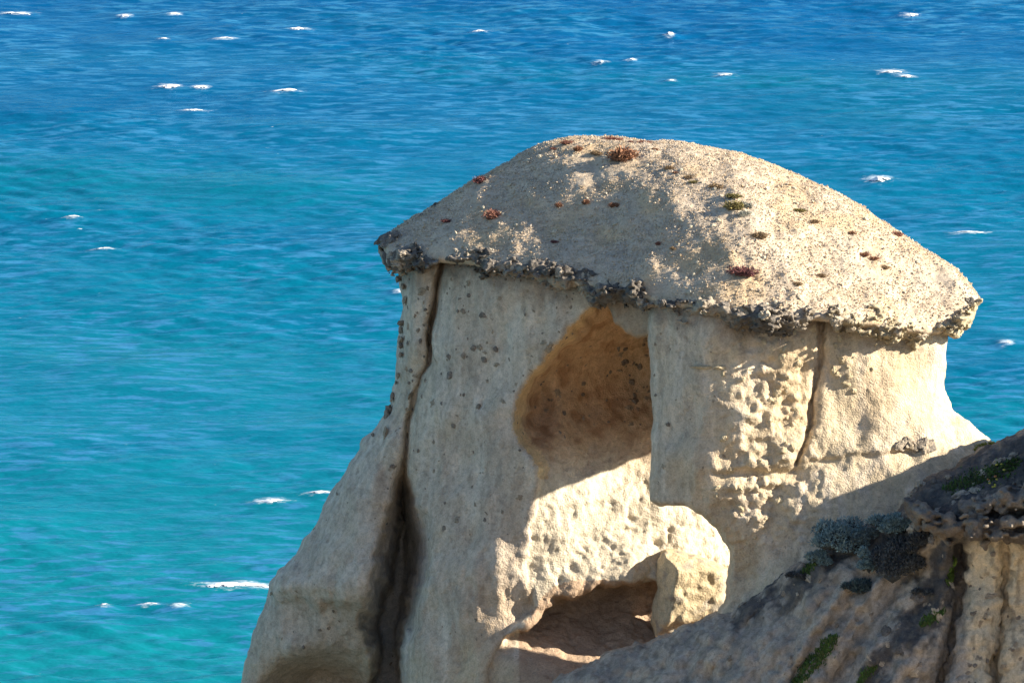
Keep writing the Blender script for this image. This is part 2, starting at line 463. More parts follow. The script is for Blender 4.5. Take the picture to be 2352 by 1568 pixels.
d = poly_in(PX + wob * 2.5, PY + np.roll(wob, 17, 0) * 4, CAVE_BLOCKER)
f = np.minimum(f, solid(PX * 0 + 2.6, PX * 0 + 8.0, d, .2, .2, yy))
# top of the wall ends under the cap
dB = poly_in(PXw, PYw, BASE)
Fb = F_base(PX, PY) + lump
f = smin(f, solid(Fb, Fb * 0 + 8.2, dB, .12, .15, yy), .12)
# nothing of the wall above the cap surface: cap depth there must lie in front
Fc = F_cap(PX, PY)
rpy, ry_ = rim_at(PX)
f = np.maximum(f, np.where(PY < rpy - 4, Fc + .15, -9)[..., None].astype(np.float32) - yy)
f = blur(f, 1)
P, Q, vpx, vpy, vd = extract(f, gx, gy, gd)
Q = orient(P, Q)
del f
N = vnormals(P, Q)
rough = .35 + .65 * np.exp(-((vpx - 1780) / 130) ** 2) * (vpy < 1260) + .8 * sstep(3.3, 3.8, vd) * (vpx > 1205) * (vpx < 1720) * sstep(1000, 1100, vpy) + .5 * sstep(1180, 1300, vpy)
prow = np.exp(-((vpx - 1770) / 110) ** 2) * (vpy < 1260) + .5 * sstep(1080, 1130, vpy) * (vpx > 1620) * (vpx < 1850)
disp = fbm(P, (.45, .45, .6), 3, 1) * .055 + fbm(P, .12, 3, 5) * (.024 * rough + .035 * prow) + np.minimum(0, fbm(P, .2, 2, 9) + .25) * .07 * rough + np.minimum(0, fbm(P, .11, 2, 19) + .3) * .05
bk = sstep(3.3, 3.8, vd) * (vpx > 1205) * (vpx < 1720) * sstep(1000, 1100, vpy)
disp = disp + bk * (fbm(P, (.5, .5, .3), 4, 23) * .07 + np.minimum(0, fbm(P, (.14, .14, .08), 3, 27) + .2) * .10)
P = P + N * disp[:, None]
# colours: cream limestone, grey weathered outer skin, orange fresh rock in the hollow
cream, grey, ochre, orange, pale = (.60, .49, .34), (.505, .42, .345), (.54, .39, .23), (.57, .37, .21), (.62, .53, .43)
n1 = fbm(P, (1.6, 1.6, 2.2), 4, 40); n2 = fbm(P, (.25, .25, 1.3), 3, 44); n3 = fbm(P, .35, 3, 48)
C = np.tile(np.array(cream), (len(P), 1))
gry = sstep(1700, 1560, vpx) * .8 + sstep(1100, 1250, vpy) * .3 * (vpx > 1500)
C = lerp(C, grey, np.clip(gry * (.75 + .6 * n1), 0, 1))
n5 = fbm(P, (.12, .12, .5), 3, 52); n6 = fbm(P, .09, 2, 56)
C = lerp(C, pale, np.clip(sstep(.0, .5, n2) * .6, 0, 1))
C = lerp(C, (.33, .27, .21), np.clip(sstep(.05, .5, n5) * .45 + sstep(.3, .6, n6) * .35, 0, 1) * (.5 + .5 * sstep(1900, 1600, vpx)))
C = lerp(C, ochre, np.clip(sstep(.15, .6, n1) * .45 + sstep(1460, 1540, vpy) * .3, 0, 1))
def at_grid(A):
    return A[np.clip(((vpx - gx[0]) / STEP).round().astype(int), 0, len(gx) - 1), np.clip(((vpy - gy[0]) / STEP).round().astype(int), 0, len(gy) - 1)]
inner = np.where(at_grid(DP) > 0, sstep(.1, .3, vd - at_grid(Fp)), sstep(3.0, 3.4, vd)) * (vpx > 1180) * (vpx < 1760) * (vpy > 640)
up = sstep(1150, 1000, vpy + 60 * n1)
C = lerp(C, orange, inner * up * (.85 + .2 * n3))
C = lerp(C, (.66, .49, .31), inner * up * sstep(1410, 1470, vpx + 40 * n3) * .75)  # bounced light painted in: right side of the hollow is lighter
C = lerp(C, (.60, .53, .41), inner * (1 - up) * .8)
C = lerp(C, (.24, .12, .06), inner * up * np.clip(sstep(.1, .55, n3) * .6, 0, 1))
lipm = (at_grid(DP) < .01) * (at_grid(DP) > -.2) * (vpx > 1170) * (vpx < 1375) * (vd < at_grid(Fp) + .8) * (vpy < 1100)
C = lerp(C, (.62, .44, .24), lipm * .8)  # warm bounce light on the rim of the hollow, put into the colour
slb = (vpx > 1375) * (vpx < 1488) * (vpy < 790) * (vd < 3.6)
C = lerp(C, (.34, .27, .20), slb * .7)  # shade of the recessed slab painted in as a browner tone
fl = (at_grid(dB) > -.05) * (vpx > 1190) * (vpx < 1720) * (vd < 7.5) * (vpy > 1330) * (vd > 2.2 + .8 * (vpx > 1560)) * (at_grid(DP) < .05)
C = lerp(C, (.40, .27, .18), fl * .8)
C = lerp(C, (.43, .41, .395), sstep(-.05, .2, at_grid(dval)) * .7 * (vpx < 1010))  # cool shade of the cleft put into the colour as grey
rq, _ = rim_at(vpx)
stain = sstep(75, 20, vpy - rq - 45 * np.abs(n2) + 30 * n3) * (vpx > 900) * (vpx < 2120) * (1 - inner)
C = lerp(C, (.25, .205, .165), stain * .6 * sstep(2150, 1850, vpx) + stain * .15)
C *= (1 + .16 * n3 + .10 * n2)[:, None]
stack = empty('sea_stack', (0, 0, SEA_Z))
tag(stack, 'big cream limestone stack with a gravelly domed cap and a hollow arch in its side', 'rock stack')
INV = np.array([0, 0, -SEA_Z])
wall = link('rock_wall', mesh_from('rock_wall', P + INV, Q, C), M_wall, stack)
WP, WN, WPX, WPY, WD = P, N, vpx, vpy, vd

# ------------------------------------------------------------------ the stack: cap
gx, gy, gd = grid(846, 2276, 296, 792, -.4, 9.6, 4.0, 0.07)
PX, PY = np.meshgrid(gx, gy, indexing='ij')
yy = gd[None, None, :].astype(np.float32)
lum = lattice((len(gx), len(gy), 1), (22, 9, 1), 51)[..., 0] * (.05 + .05 * sstep(1500, 1750, PX)) + lattice((len(gx), len(gy), 1), (55, 22, 1), 52)[..., 0] * .045
Fc = F_cap(PX, PY)
rpy, _ = rim_at(PX)
lum = lum * sstep(0, 40, rpy - PY)
d = poly_in(PX, PY, CAP)
rx = np.where(PY < rpy - 60, .16, .10)
Bc = np.clip(9.2 - .25 * np.abs(PX - 1400) / 100, 4.0, 9.2)
f = solid(Fc + lum, np.maximum(Bc, Fc + .3), d, rx, rx * 2.0, yy, .4)
f = blur(f, 1)
P, Q, vpx, vpy, vd = extract(f, gx, gy, gd)
Q = orient(P, Q)
del f
N = vnormals(P, Q)
P = P + N * (fbm(P, .16, 3, 60) * .035 + fbm(P, .5, 2, 66) * .04)[:, None]
n1 = fbm(P, .9, 4, 70); n3 = fbm(P, .2, 3, 74)
C = lerp(np.tile(np.array((.55, .44, .32)), (len(P), 1)), (.54, .38, .20), np.clip(sstep(.05, .5, n1) * .5, 0, 1))
C = lerp(C, (.48, .41, .33), np.clip(sstep(.0, .5, -n1) * .6, 0, 1))
C *= (1 + .25 * n3)[:, None]
cap = link('scree_cap', mesh_from('scree_cap', P + INV, Q, C), M_cap, stack)
CP, CQ, CN, CPX, CPY = P, Q, N, vpx, vpy

# ------------------------------------------------------------------ foreground hillside
HILL = [(1236, 1610), (1290, 1560), (1400, 1506), (1500, 1467), (1600, 1434), (1690, 1400), (1740, 1360), (1860, 1288), (1950, 1220), (2030, 1192), (2076, 1168), (2082, 1140), (2110, 1112),
        (2170, 1086), (2230, 1052), (2300, 1014), (2352, 990), (2500, 945), (2680, 860), (2750, 830), (2750, 1690), (1236, 1690)]
HILL_BLOCKER = [(2375, 985), (2450, 870), (2600, 740), (2750, 650), (2750, 1300), (2375, 1300)]      # unseen rising ground, added right of the view to shade the hillside
F_hill = tps([(1290, 1570, .9), (1500, 1475, .6), (1690, 1405, .0), (1860, 1292, -.9), (2080, 1160, -1.2), (2200, 1080, -1.0), (2352, 998, -.6), (2700, 800, -.2),
              (1400, 1600, .1), (1500, 1560, -.2), (1700, 1500, -1.0), (1900, 1400, -1.8), (1900, 1550, -2.4), (2100, 1300, -2.0), (2100, 1450, -2.6), (2100, 1580, -3.0),
              (2180, 1150, -1.9), (2300, 1100, -1.9), (2200, 1215, -2.6), (2300, 1225, -2.9), (2250, 1300, -2.5), (2290, 1400, -2.75), (2280, 1560, -3.1), (2352, 1400, -2.7),
              (2700, 1200, -3.2), (2700, 1500, -3.6), (2880, 900, -2)], 1e-4)
gx, gy, gd = grid(1228, 2760, 640, 1696, -4.6, 3.2, 5.0, 0.09)
PX, PY = np.meshgrid(gx, gy, indexing='ij')
yy = gd[None, None, :].astype(np.float32)
wob = lattice((len(gx), len(gy), 1), (60, 40, 1), 85)[..., 0] * 7 + lattice((len(gx), len(gy), 1), (170, 110, 1), 86)[..., 0] * 3
lum = lattice((len(gx), len(gy), 1), (24, 15, 1), 87)[..., 0] * .14 + lattice((len(gx), len(gy), 1), (70, 45, 1), 88)[..., 0] * .06
sco, tco = PX * .8 + PY * .6, PY * .8 - PX * .6
flt = fbm(np.stack([sco / 26, tco / 260, sco * 0], -1), 1.0, 3, 180) * sstep(2260, 2180, PX)
Fh = F_hill(PX, PY) + lum + .22 * flt
# gully below the soil strips, clefts of the column at the right
for ln, wd, dp in (([(2120, 1300), (2060, 1350), (1990, 1440), (1930, 1530), (1900, 1640)], .28, .35), ([(2206, 1250), (2200, 1400), (2175, 1500), (2140, 1640)], .16, .7),
                   ([(2310, 1250), (2305, 1380), (2290, 1500), (2280, 1640)], .10, .5), ([(1980, 1330), (1900, 1440), (1820, 1560)], .12, .2)):
    ds, _ = seg_dist(PX + wob, PY, ln)
    Fh = Fh + dp * np.exp(-(ds / wd) ** 2)
wb3 = 1 + 3.0 * sstep(2360, 2430, PX)
d = poly_in(PX + wob * wb3, PY + np.roll(wob, 31, 0) * wb3, HILL)
f = solid(Fh, np.maximum(Fh + 2.0, 1.6 + 0 * PX + 1.0 * sstep(2330, 2420, PX)), d, .25, .4, yy, .3)
f = np.minimum(f, solid(np.minimum(Fh, -3.6), Fh * 0 - .7, poly_in(PX, PY, HILL_BLOCKER), .2, .3, yy))
f = blur(f, 1)
P, Q, vpx, vpy, vd = extract(f, gx, gy, gd)
Q = orient(P, Q)
del f
N = vnormals(P, Q)
P = P + N * (fbm(P, .4, 4, 90) * .12 + fbm(P, .12, 3, 95) * .05 + np.minimum(0, fbm(P, .18, 2, 97) + .2) * .10)[:, None]
n1 = fbm(P, 1.2, 4, 100); n2 = fbm(P, (.5, .5, .12), 3, 110); n3 = fbm(P, .25, 3, 104)
C = lerp(np.tile(np.array((.50, .415, .31)), (len(P), 1)), (.39, .34, .285), np.clip(.5 + 1.2 * n1, 0, 1))
SOIL1 = [(2230, 1085), (2120, 1165), (2050, 1215), (1960, 1255), (1870, 1315), (1790, 1370), (1715, 1405)]
SOIL2 = [(2200, 1240), (2170, 1330), (2120, 1420), (2060, 1480), (2020, 1530), (2000, 1640)]
SOIL3 = [(2352, 1060), (2250, 1110), (2170, 1150), (2110, 1160)]
n4 = fbm(np.stack([(vpx * .8 + vpy * .6) / 22, (vpy * .8 - vpx * .6) / 240, vpx * 0], -1), 1.0, 4, 190)
C = lerp(C, (.27, .235, .20), np.clip(sstep(.0, .5, n4) * .7, 0, 1))
soil = np.zeros(len(P))
for ln, wd in ((SOIL1, (.26, .46)), (SOIL2, (.30, .48)), (SOIL3, (.55, .9))):
    ds, _ = seg_dist(vpx, vpy, ln)
    soil = np.maximum(soil, sstep(wd[1], wd[0], ds + .25 * n4 + .12 * n2 + .25 * n3 + .15 * n1))
C = lerp(C, (.075, .073, .075), soil * .95)
colm = sstep(2215, 2235, vpx + 10 * n3) * sstep(1225, 1260, vpy)
C = lerp(C, (.60, .50, .35), colm)
n7 = fbm(P, (.1, .1, .3), 3, 112)
C = lerp(C, (.19, .165, .13), np.clip(sstep(.1, .5, n7) * .6, 0, 1))
C = lerp(C, (.60, .57, .52), colm * sstep(.25, .5, n1 + .3 * n3) * sstep(1400, 1250, vpy))
C *= (1 + .22 * n3)[:, None]
hill = tag(link('hillside', mesh_from('hillside', P, Q, C), M_hill), kind='structure')
HP, HN, HPX, HPY, HD = P, N, vpx, vpy, vd

# ------------------------------------------------------------------ lower cliff down to the water (below the view)
def ring(cx, cy, rx, ry, z, n=48, seed=0):
    t = np.linspace(0, 2 * np.pi, n, endpoint=False)
    r = 1 + .12 * np.sin(3 * t + seed) + .07 * np.sin(7 * t + 2 * seed)
    return np.stack([cx + rx * r * np.cos(t), cy + ry * r * np.sin(t), np.full(n, z)], -1)
rs = [ring(6, 2, 9, 5, -9.6, seed=1), ring(8, 1, 16, 10, -14, seed=1.2), ring(10, -2, 24, 17, -32, seed=1.6), ring(12, -4, 30, 24, -55, seed=2), ring(12, -4, 36, 30, SEA_Z - 3, seed=2.2)]
V = np.concatenate(rs + [np.array([[6, 2, -9.4]])])
Fq = [[k * 48 + a, k * 48 + (a + 1) % 48, (k + 1) * 48 + (a + 1) % 48, (k + 1) * 48 + a] for k in range(4) for a in range(48)]
Fq += [[a, 240, 240, (a + 1) % 48] for a in range(0)]
me = bpy.data.meshes.new('lower_cliff')
me.from_pydata([tuple(v) for v in V], [], [tuple(q[::-1]) for q in Fq] + [(a, (a + 1) % 48, 240) for a in range(48)])
ca = me.color_attributes.new('Col', 'FLOAT_COLOR', 'POINT')
ca.data.foreach_set('color', np.tile(np.array([.42, .36, .26, 1], np.float32), len(V)))
tag(link('lower_cliff', me, M_hill), kind='structure')

# ------------------------------------------------------------------ the headland between the viewpoint and the stack: sandy slope under the line of sight
gxs, gys = np.linspace(-70, 90, 90), np.linspace(-170, -3.5, 90)
X, Y = np.meshgrid(gxs, gys, indexing='ij')
lim = CAM[2] - (Y - CAM[1]) * math.tan(PITCH + math.atan(PH / 2 * K) + R_(.35))
Pt = np.stack([X, Y, X * 0], -1)
Z = np.where(Y < CAM[1], CAM[2] - 1.7, lim - 1.6) - 1.2 * np.abs(fbm(Pt, 14, 4, 800)) * np.clip((Y - CAM[1]) / 20, 0, 1) - .3
Z = Z - 3.0 * sstep(-9, -4, Y)
Z = Z - np.maximum(0, np.abs(X - 12) - 30 - 6 * fbm(Pt, 20, 2, 805)) ** 1.5 * .55 * sstep(10, -10, X)
Z = np.maximum(Z, SEA_Z - 4)
V = np.stack([X, Y, Z], -1).reshape(-1, 3)
# front edge drops to the water
ii = np.arange(90 * 90).reshape(90, 90)
Fq = np.stack([ii[:-1, :-1], ii[1:, :-1], ii[1:, 1:], ii[:-1, 1:]], -1).reshape(-1, 4)
fr = V[ii[:, -1]].copy(); fr[:, 2] = SEA_Z - 4; fr[:, 1] += 4
b0 = len(V); V = np.concatenate([V, fr])
e_ = np.arange(89)
Fq = np.concatenate([Fq, np.stack([ii[:-1, -1], ii[1:, -1], b0 + e_ + 1, b0 + e_], -1)])
n1 = fbm(V, 6, 4, 810)
C = lerp(np.tile(np.array((.47, .37, .26)), (len(V), 1)), (.12, .125, .075), np.clip(sstep(-.2, .3, n1) * .8, 0, 1))
tag(link('headland', mesh_from('headland', V, Fq, C), M_hill), kind='structure')

# ------------------------------------------------------------------ sea
def sea_material():
    m, nt, b = new_mat('sea_water')
    N, L = nt.nodes, nt.links
    geo = N.new('ShaderNodeNewGeometry')
    def noise(scale, vec_scale, detail=3, rough=.55):
        mp = N.new('ShaderNodeMapping'); mp.inputs['Scale'].default_value = vec_scale
        L.new(geo.outputs['Position'], mp.inputs[0])
        n = N.new('ShaderNodeTexNoise'); n.inputs['Scale'].default_value = scale
        n.inputs['Detail'].default_value = detail; n.inputs['Roughness'].default_value = rough
        L.new(mp.outputs[0], n.inputs['Vector'])
        return n
    def mix(fac, a, c):
        x = N.new('ShaderNodeMix'); x.data_type = 'RGBA'
        for sck, v in ((x.inputs[0], fac), (x.inputs[6], a), (x.inputs[7], c)):
            if isinstance(v, tuple): sck.default_value = v
            else: L.new(v, sck)
        return x.outputs[2]
    def ramp(sock, a, c):
        r = N.new('ShaderNodeMapRange'); r.interpolation_type = 'SMOOTHSTEP'
        r.inputs[1].default_value, r.inputs[2].default_value = a, c
        L.new(sock, r.inputs[0]); return r.outputs[0]
    # shallow turquoise water near the shore, deeper blue farther out, drifting sandy patches
    sep = N.new('ShaderNodeSeparateXYZ'); L.new(geo.outputs['Position'], sep.inputs[0])
    c = mix(ramp(sep.outputs[1], 225.0, 340.0), (.004, .20, .235, 1), (.001, .15, .24, 1))
    c = mix(ramp(sep.outputs[1], 330.0, 470.0), c, (.001, .092, .245, 1))
    patch = noise(.03, (.55, .9, 1), 3)
    c = mix(ramp(patch.outputs[0], .45, .95), c, (.003, .165, .215, 1))
    deep = noise(.045, (.5, .9, 1), 3)
    c = mix(ramp(deep.outputs[0], .48, .85), c, (.001, .085, .205, 1))
    # thin streaks of sky reflection, painted into the water colour
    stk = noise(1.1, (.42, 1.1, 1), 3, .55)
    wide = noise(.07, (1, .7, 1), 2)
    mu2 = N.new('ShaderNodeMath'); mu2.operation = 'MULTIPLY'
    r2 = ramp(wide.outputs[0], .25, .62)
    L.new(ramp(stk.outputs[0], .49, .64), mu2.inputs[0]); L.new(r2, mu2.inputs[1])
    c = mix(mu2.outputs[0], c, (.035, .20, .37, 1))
    fo = N.new('ShaderNodeAttribute'); fo.attribute_name = 'Col'
    fn = noise(2.2, (.7, 1.0, 1), 4, .7)
    fm = N.new('ShaderNodeMath'); fm.operation = 'MULTIPLY_ADD'; fm.inputs[1].default_value = 1.0
    fsep = N.new('ShaderNodeSeparateColor'); L.new(fo.outputs['Color'], fsep.inputs[0])
    L.new(fsep.outputs[0], fm.inputs[0]); L.new(fn.outputs[0], fm.inputs[2])
    c = mix(ramp(fm.outputs[0], .78, 1.15), c, (.55, .66, .72, 1))
    # scattered flecks of foam
    fk = noise(1.1, (.55, 1.0, 1), 4, .7)
    gate = noise(.09, (1, .6, 1), 2)
    mul = N.new('ShaderNodeMath'); mul.operation = 'MULTIPLY'
    L.new(ramp(fk.outputs[0], .70, .76), mul.inputs[0]); L.new(ramp(gate.outputs[0], .52, .66), mul.inputs[1])
    c = mix(mul.outputs[0], c, (.6, .7, .75, 1))
    r1 = noise(.9, (.55, 1.0, 1), 3, .55)
    bp = N.new('ShaderNodeBump'); bp.inputs['Strength'].default_value = 1.0; bp.inputs['Distance'].default_value = .14
    L.new(r1.outputs[0], bp.inputs['Height'])
    df = N.new('ShaderNodeBsdfDiffuse'); gl = N.new('ShaderNodeBsdfGlossy'); fr_ = N.new('ShaderNodeFresnel'); mxs = N.new('ShaderNodeMixShader')
    gl.inputs['Color'].default_value = (.28, .62, 1.0, 1); gl.inputs['Roughness'].default_value = .12
    fr_.inputs['IOR'].default_value = 1.33
    hf = N.new('ShaderNodeMath'); hf.operation = 'MULTIPLY'; hf.inputs[1].default_value = .52
    L.new(fr_.outputs[0], hf.inputs[0]); L.new(hf.outputs[0], mxs.inputs[0])
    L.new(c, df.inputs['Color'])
    for nd in (df, gl, fr_):
        L.new(bp.outputs[0], nd.inputs['Normal'])
    L.new(df.outputs[0], mxs.inputs[1]); L.new(gl.outputs[0], mxs.inputs[2])
    L.new(mxs.outputs[0], N['Material Output'].inputs['Surface'])
    return m
M_sea = sea_material()
nx_, ny_ = 470, 840
sx0, sx1, sy0, sy1 = -72.0, 72.0, 205.0, 480.0
X, Y = np.meshgrid(np.linspace(sx0, sx1, nx_), np.linspace(sy0, sy1, ny_), indexing='ij')
def spectrum(n, size, seed, wind, lmin, lmax, power, spread=.3):
    r = np.random.default_rng(seed)
    k1 = np.fft.fftfreq(n, size / n) * 2 * np.pi
    kx, ky = np.meshgrid(k1, k1, indexing='ij')
    k = np.hypot(kx, ky) + 1e-9
    c = (kx * wind[0] + ky * wind[1]) / k
    a = np.where((k > 2 * np.pi / lmax) & (k < 2 * np.pi / lmin), k ** -power * (c ** 2 * (1 - spread) + spread), 0)
    h = np.real(np.fft.ifft2(a * (r.normal(size=k.shape) + 1j * r.normal(size=k.shape))))
    return h / h.std()
def samp(h, size, X, Y):
    n = h.shape[0]
    u, v = X / size * n, Y / size * n
    i, j = np.floor(u).astype(int), np.floor(v).astype(int)
    fu, fv = u - i, v - j
    g = lambda a, b_: h[a % n, b_ % n]
    return (g(i, j) * (1 - fu) + g(i + 1, j) * fu) * (1 - fv) + (g(i, j + 1) * (1 - fu) + g(i + 1, j + 1) * fu) * fv
swell = spectrum(512, 300, 1, (.3, .95), 4, 22, 2.2)
chop = spectrum(1536, 300, 2, (.15, .99), .7, 4, 1.9, .12)
gust = samp(spectrum(256, 300, 5, (.7, .7), 18, 90, 1.5, .8), 300, X, Y)      # patches of rougher and calmer water
def sea_height(X, Y, G):
    return samp(swell, 300, X, Y) * .10 + samp(chop, 300, X, Y) * .036 * np.clip(1 + .45 * G, .3, 2)
Z = sea_height(X, Y, gust)
CAPS = [(37, 35, 62, 8, 'long thin whitecap in the top left corner of the sea'), (286, 42, 20, 9, 'short bright whitecap right of the top left corner one'),
        (400, 38, 24, 5, 'faint whitecap near the top edge, third from the left'), (687, 71, 42, 7, 'whitecap near the top, above and left of the dome'),
        (515, 93, 42, 4, 'thin whitecap left of and below the one above the dome'), (376, 95, 16, 4, 'tiny whitecap left of the thin one near the top'),
        (388, 202, 50, 10, 'bright whitecap with a smaller one right beside it'), (460, 204, 30, 7, 'small whitecap right beside a larger bright one'),
        (655, 216, 54, 7, 'whitecap at the left, level with the bright pair of crests'), (2092, 35, 32, 10, 'bright pointed whitecap in the top right corner'),
        (1539, 82, 16, 9, 'small round whitecap above the right half of the dome'), (1100, 79, 30, 5, 'faint whitecap above the left end of the dome'),
        (1450, 142, 14, 6, 'tiny white speck of foam straight above the dome peak'), (1667, 173, 30, 9, 'bright whitecap above the right slope of the dome'),
        (1541, 188, 12, 5, 'tiny fleck of foam between dome peak and bright whitecap'), (2082, 178, 34, 7, 'low whitecap with broken foam trailing at its left'),
        (2048, 168, 46, 9, 'broken patch of foam left of a low whitecap at right'), (2020, 421, 46, 16, 'thick bright whitecap right of the dome, largest on that side'),
        (550, 1350, 140, 13, 'longest whitecap, a white bar touching the foot of the stack'), (240, 1393, 18, 5, 'small whitecap below and left of the longest white bar'),
        (345, 1391, 30, 3, 'faint line of foam below the longest white bar'), (413, 1395, 20, 4, 'speck of foam just below the longest white bar'),
        (240, 577, 46, 5, 'faint crest of foam left of the stack, level with its rim'), (165, 507, 34, 5, 'faint foam crest near the left edge above rim level'),
        (445, 254, 50, 5, 'thin foam crest below the bright pair of whitecaps'), (620, 1157, 60, 7, 'broken foam left of the lower flank of the stack'),
        (735, 1142, 50, 8, 'foam crest touching the left flank of the stack'), (1380, 146, 20, 5, 'pale fleck of foam left of the speck above the dome'),
        (2312, 792, 18, 6, 'small whitecap right of the overhang near the right edge'), (920, 677, 18, 6, 'small whitecap peeping out left of the upper wall'),
        (2230, 537, 60, 5, 'thin foam streak at the right edge above the rim')]
foam = np.zeros(X.shape)
CAPPOS = []
for i, (px, py, wpx, hpx, lab) in enumerate(CAPS):
    dv = (PH / 2 - py) * K
    t = (SEA_Z - CAM[2]) / (-SINP + dv * COSP)
    x, y = (px - PW / 2) * K * t, CAM[1] + (COSP + dv * SINP) * t
    Lh, Hh = wpx * K * t * .55, hpx * K * t * 1.2
    CAPPOS.append((x, y, Lh, Hh))
    ux, uy = (X - x) / (Lh * 1.1 + .4), (Y - y) / (.5 + Hh * 2)
    Z = Z + .16 * np.exp(-ux ** 2 - uy ** 2)                                  # the steepened crest under the foam
    foam = np.maximum(foam, .62 * np.exp(-((X - x) / (Lh * 1.5 + .3)) ** 2 - ((Y - y - Hh * 1.5) / (.5 + Hh * 2.6)) ** 2))
def sea_z(x, y):
    fi, fj = (np.asarray(x) - sx0) / (sx1 - sx0) * (nx_ - 1), (np.asarray(y) - sy0) / (sy1 - sy0) * (ny_ - 1)
    i0, j0 = np.clip(np.floor(fi).astype(int), 0, nx_ - 2), np.clip(np.floor(fj).astype(int), 0, ny_ - 2)
    a_, b_ = fi - i0, fj - j0
    return SEA_Z + (Z[i0, j0] * (1 - a_) + Z[i0 + 1, j0] * a_) * (1 - b_) + (Z[i0, j0 + 1] * (1 - a_) + Z[i0 + 1, j0 + 1] * a_) * b_
edge = np.minimum(np.minimum(X - sx0, sx1 - X), np.minimum(Y - sy0, sy1 - Y))
Z = Z * np.clip(edge / 8, 0, 1)
V = np.stack([X, Y, Z + SEA_Z], -1).reshape(-1, 3)
ii = np.arange(nx_ * ny_).reshape(nx_, ny_)
Fq = np.stack([ii[:-1, :-1], ii[1:, :-1], ii[1:, 1:], ii[:-1, 1:]], -1).reshape(-1, 4)
n0 = len(V)
ring_v = np.array([[sx0, sy0], [sx1, sy0], [sx1, sy1], [sx0, sy1], [-30000, -30000], [30000, -30000], [30000, 30000], [-30000, 30000]], float)
V = np.concatenate([V, np.c_[ring_v, np.full(8, SEA_Z)]])
Fq = np.concatenate([Fq, n0 + np.array([[4, 5, 1, 0], [5, 6, 2, 1], [6, 7, 3, 2], [7, 4, 0, 3]])])
fcol = np.r_[np.repeat(foam.reshape(-1, 1), 3, 1), np.zeros((8, 3))]
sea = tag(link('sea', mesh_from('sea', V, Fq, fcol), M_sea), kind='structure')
SEA_ZG = Z.copy()

# ------------------------------------------------------------------ small rock shapes
def ico(sub):
    import bmesh
    bm = bmesh.new(); bmesh.ops.create_icosphere(bm, subdivisions=sub, radius=1.0)
    v = np.array([p.co[:] for p in bm.verts]); f_ = np.array([[q.index for q in p.verts] for p in bm.faces])
    bm.free(); return v, f_
ICO1, ICO2, ICO3 = ico(1), ico(2), ico(3)
def lump_mesh(name, base, seed, amp, scale, squash, col, mat, smooth=False, colvar=.25):
    v, f_ = base
    v = v * (1 + amp * fbm(v, scale, 3, seed))[:, None]
    v = v * np.array(squash)
    c = np.array(col) * (1 + colvar * fbm(v, .5, 2, seed + 50))[:, None]
    me = mesh_from(name, v, f_, c, smooth)
    me.materials.append(mat)
    return me

class Surf:
    """front surface of a built mesh, looked up by design pixel"""
    def __init__(s, P, N, px, py, d, bin_=5.0):
        s.b = bin_; s.P, s.N = P, N
        k = (px // bin_).astype(np.int64) * 4096 + (py // bin_).astype(np.int64)
        o = np.lexsort((d, k)); ks = k[o]
        first = np.r_[True, ks[1:] != ks[:-1]]
        s.map = dict(zip(ks[first].tolist(), o[first].tolist()))
    def at(s, px, py):
        i0, j0 = int(px // s.b), int(py // s.b)
        for di, dj in ((0, 0), (0, 1), (1, 0), (-1, 0), (0, -1), (1, 1), (-1, 1), (1, -1), (-1, -1), (0, 2), (0, -2), (2, 0), (-2, 0), (0, 3), (0, 4), (0, 5)):
            q = s.map.get((i0 + di) * 4096 + j0 + dj)
            if q is not None:
                return s.P[q], s.N[q]
        return None
S_wall = Surf(WP, WN, WPX, WPY, WD)
S_cap = Surf(CP, CN, CPX, CPY, CP[:, 1])
S_hill = Surf(HP, HN, HPX, HPY, HD)
def quat_to(n, spin):
    q = Vector(n).to_track_quat('Z', 'Y')
    from mathutils import Quaternion
    return q @ Quaternion((0, 0, 1), spin)

# dark iron-brown nodules that stand out of the wall
nod = [lump_mesh('nodule', ICO2, 200 + k, 1.1, .75, ((1, .6, .4), (1.2, .7, .35), (.8, .8, .5))[k % 3], ((.27, .215, .16), (.31, .25, .18), (.21, .175, .14))[k % 3], M_crust, colvar=.5) for k in range(9)]
def put_part(name, me, parent, p, n, r, off=0.0, spin=None, rot=None):
    o = bpy.data.objects.new(name, me)
    coll.objects.link(o)
    o.parent = parent
    q = Vector(p) + Vector(n) * off * r - parent.location
    o.location = q
    o.rotation_mode = 'QUATERNION'
    o.rotation_quaternion = quat_to(n, random.uniform(0, 6.28) if spin is None else spin)
    o.scale = (r * random.uniform(.8, 1.25), r * random.uniform(.8, 1.25), r * random.uniform(.7, 1.2))
    return o
cnt = 0
def scatter_nod(n, region, rmin, rmax):
    global cnt
    for _ in range(n):
        px, py = region()
        h = S_wall.at(px, py)
        if h is None: continue
        r = (rmin + (rmax - rmin) * random.random() ** 3.2) * SC
        put_part('nodule', nod[cnt % 9], stack, h[0], h[1], r, -.15); cnt += 1
scatter_nod(95, lambda: (random.uniform(930, 1330), random.uniform(640, 960)), 3.5, 11)
scatter_nod(45, lambda: (random.uniform(880, 1220), random.uniform(960, 1250)), 2.5, 8)
scatter_nod(40, lambda: (random.uniform(620, 1180), random.uniform(1150, 1540)), 2.5, 6)
scatter_nod(14, lambda: (random.uniform(925, 985), random.uniform(640, 980)), 5, 11)
scatter_nod(42, lambda: (random.uniform(1240, 1490), random.uniform(760, 1010)), 3, 9)
scatter_nod(24, lambda: (random.gauss(1470, 25), random.gauss(900, 70)), 5, 11)
scatter_nod(18, lambda: (random.uniform(1510, 1720), random.uniform(730, 1120)), 2.5, 7)
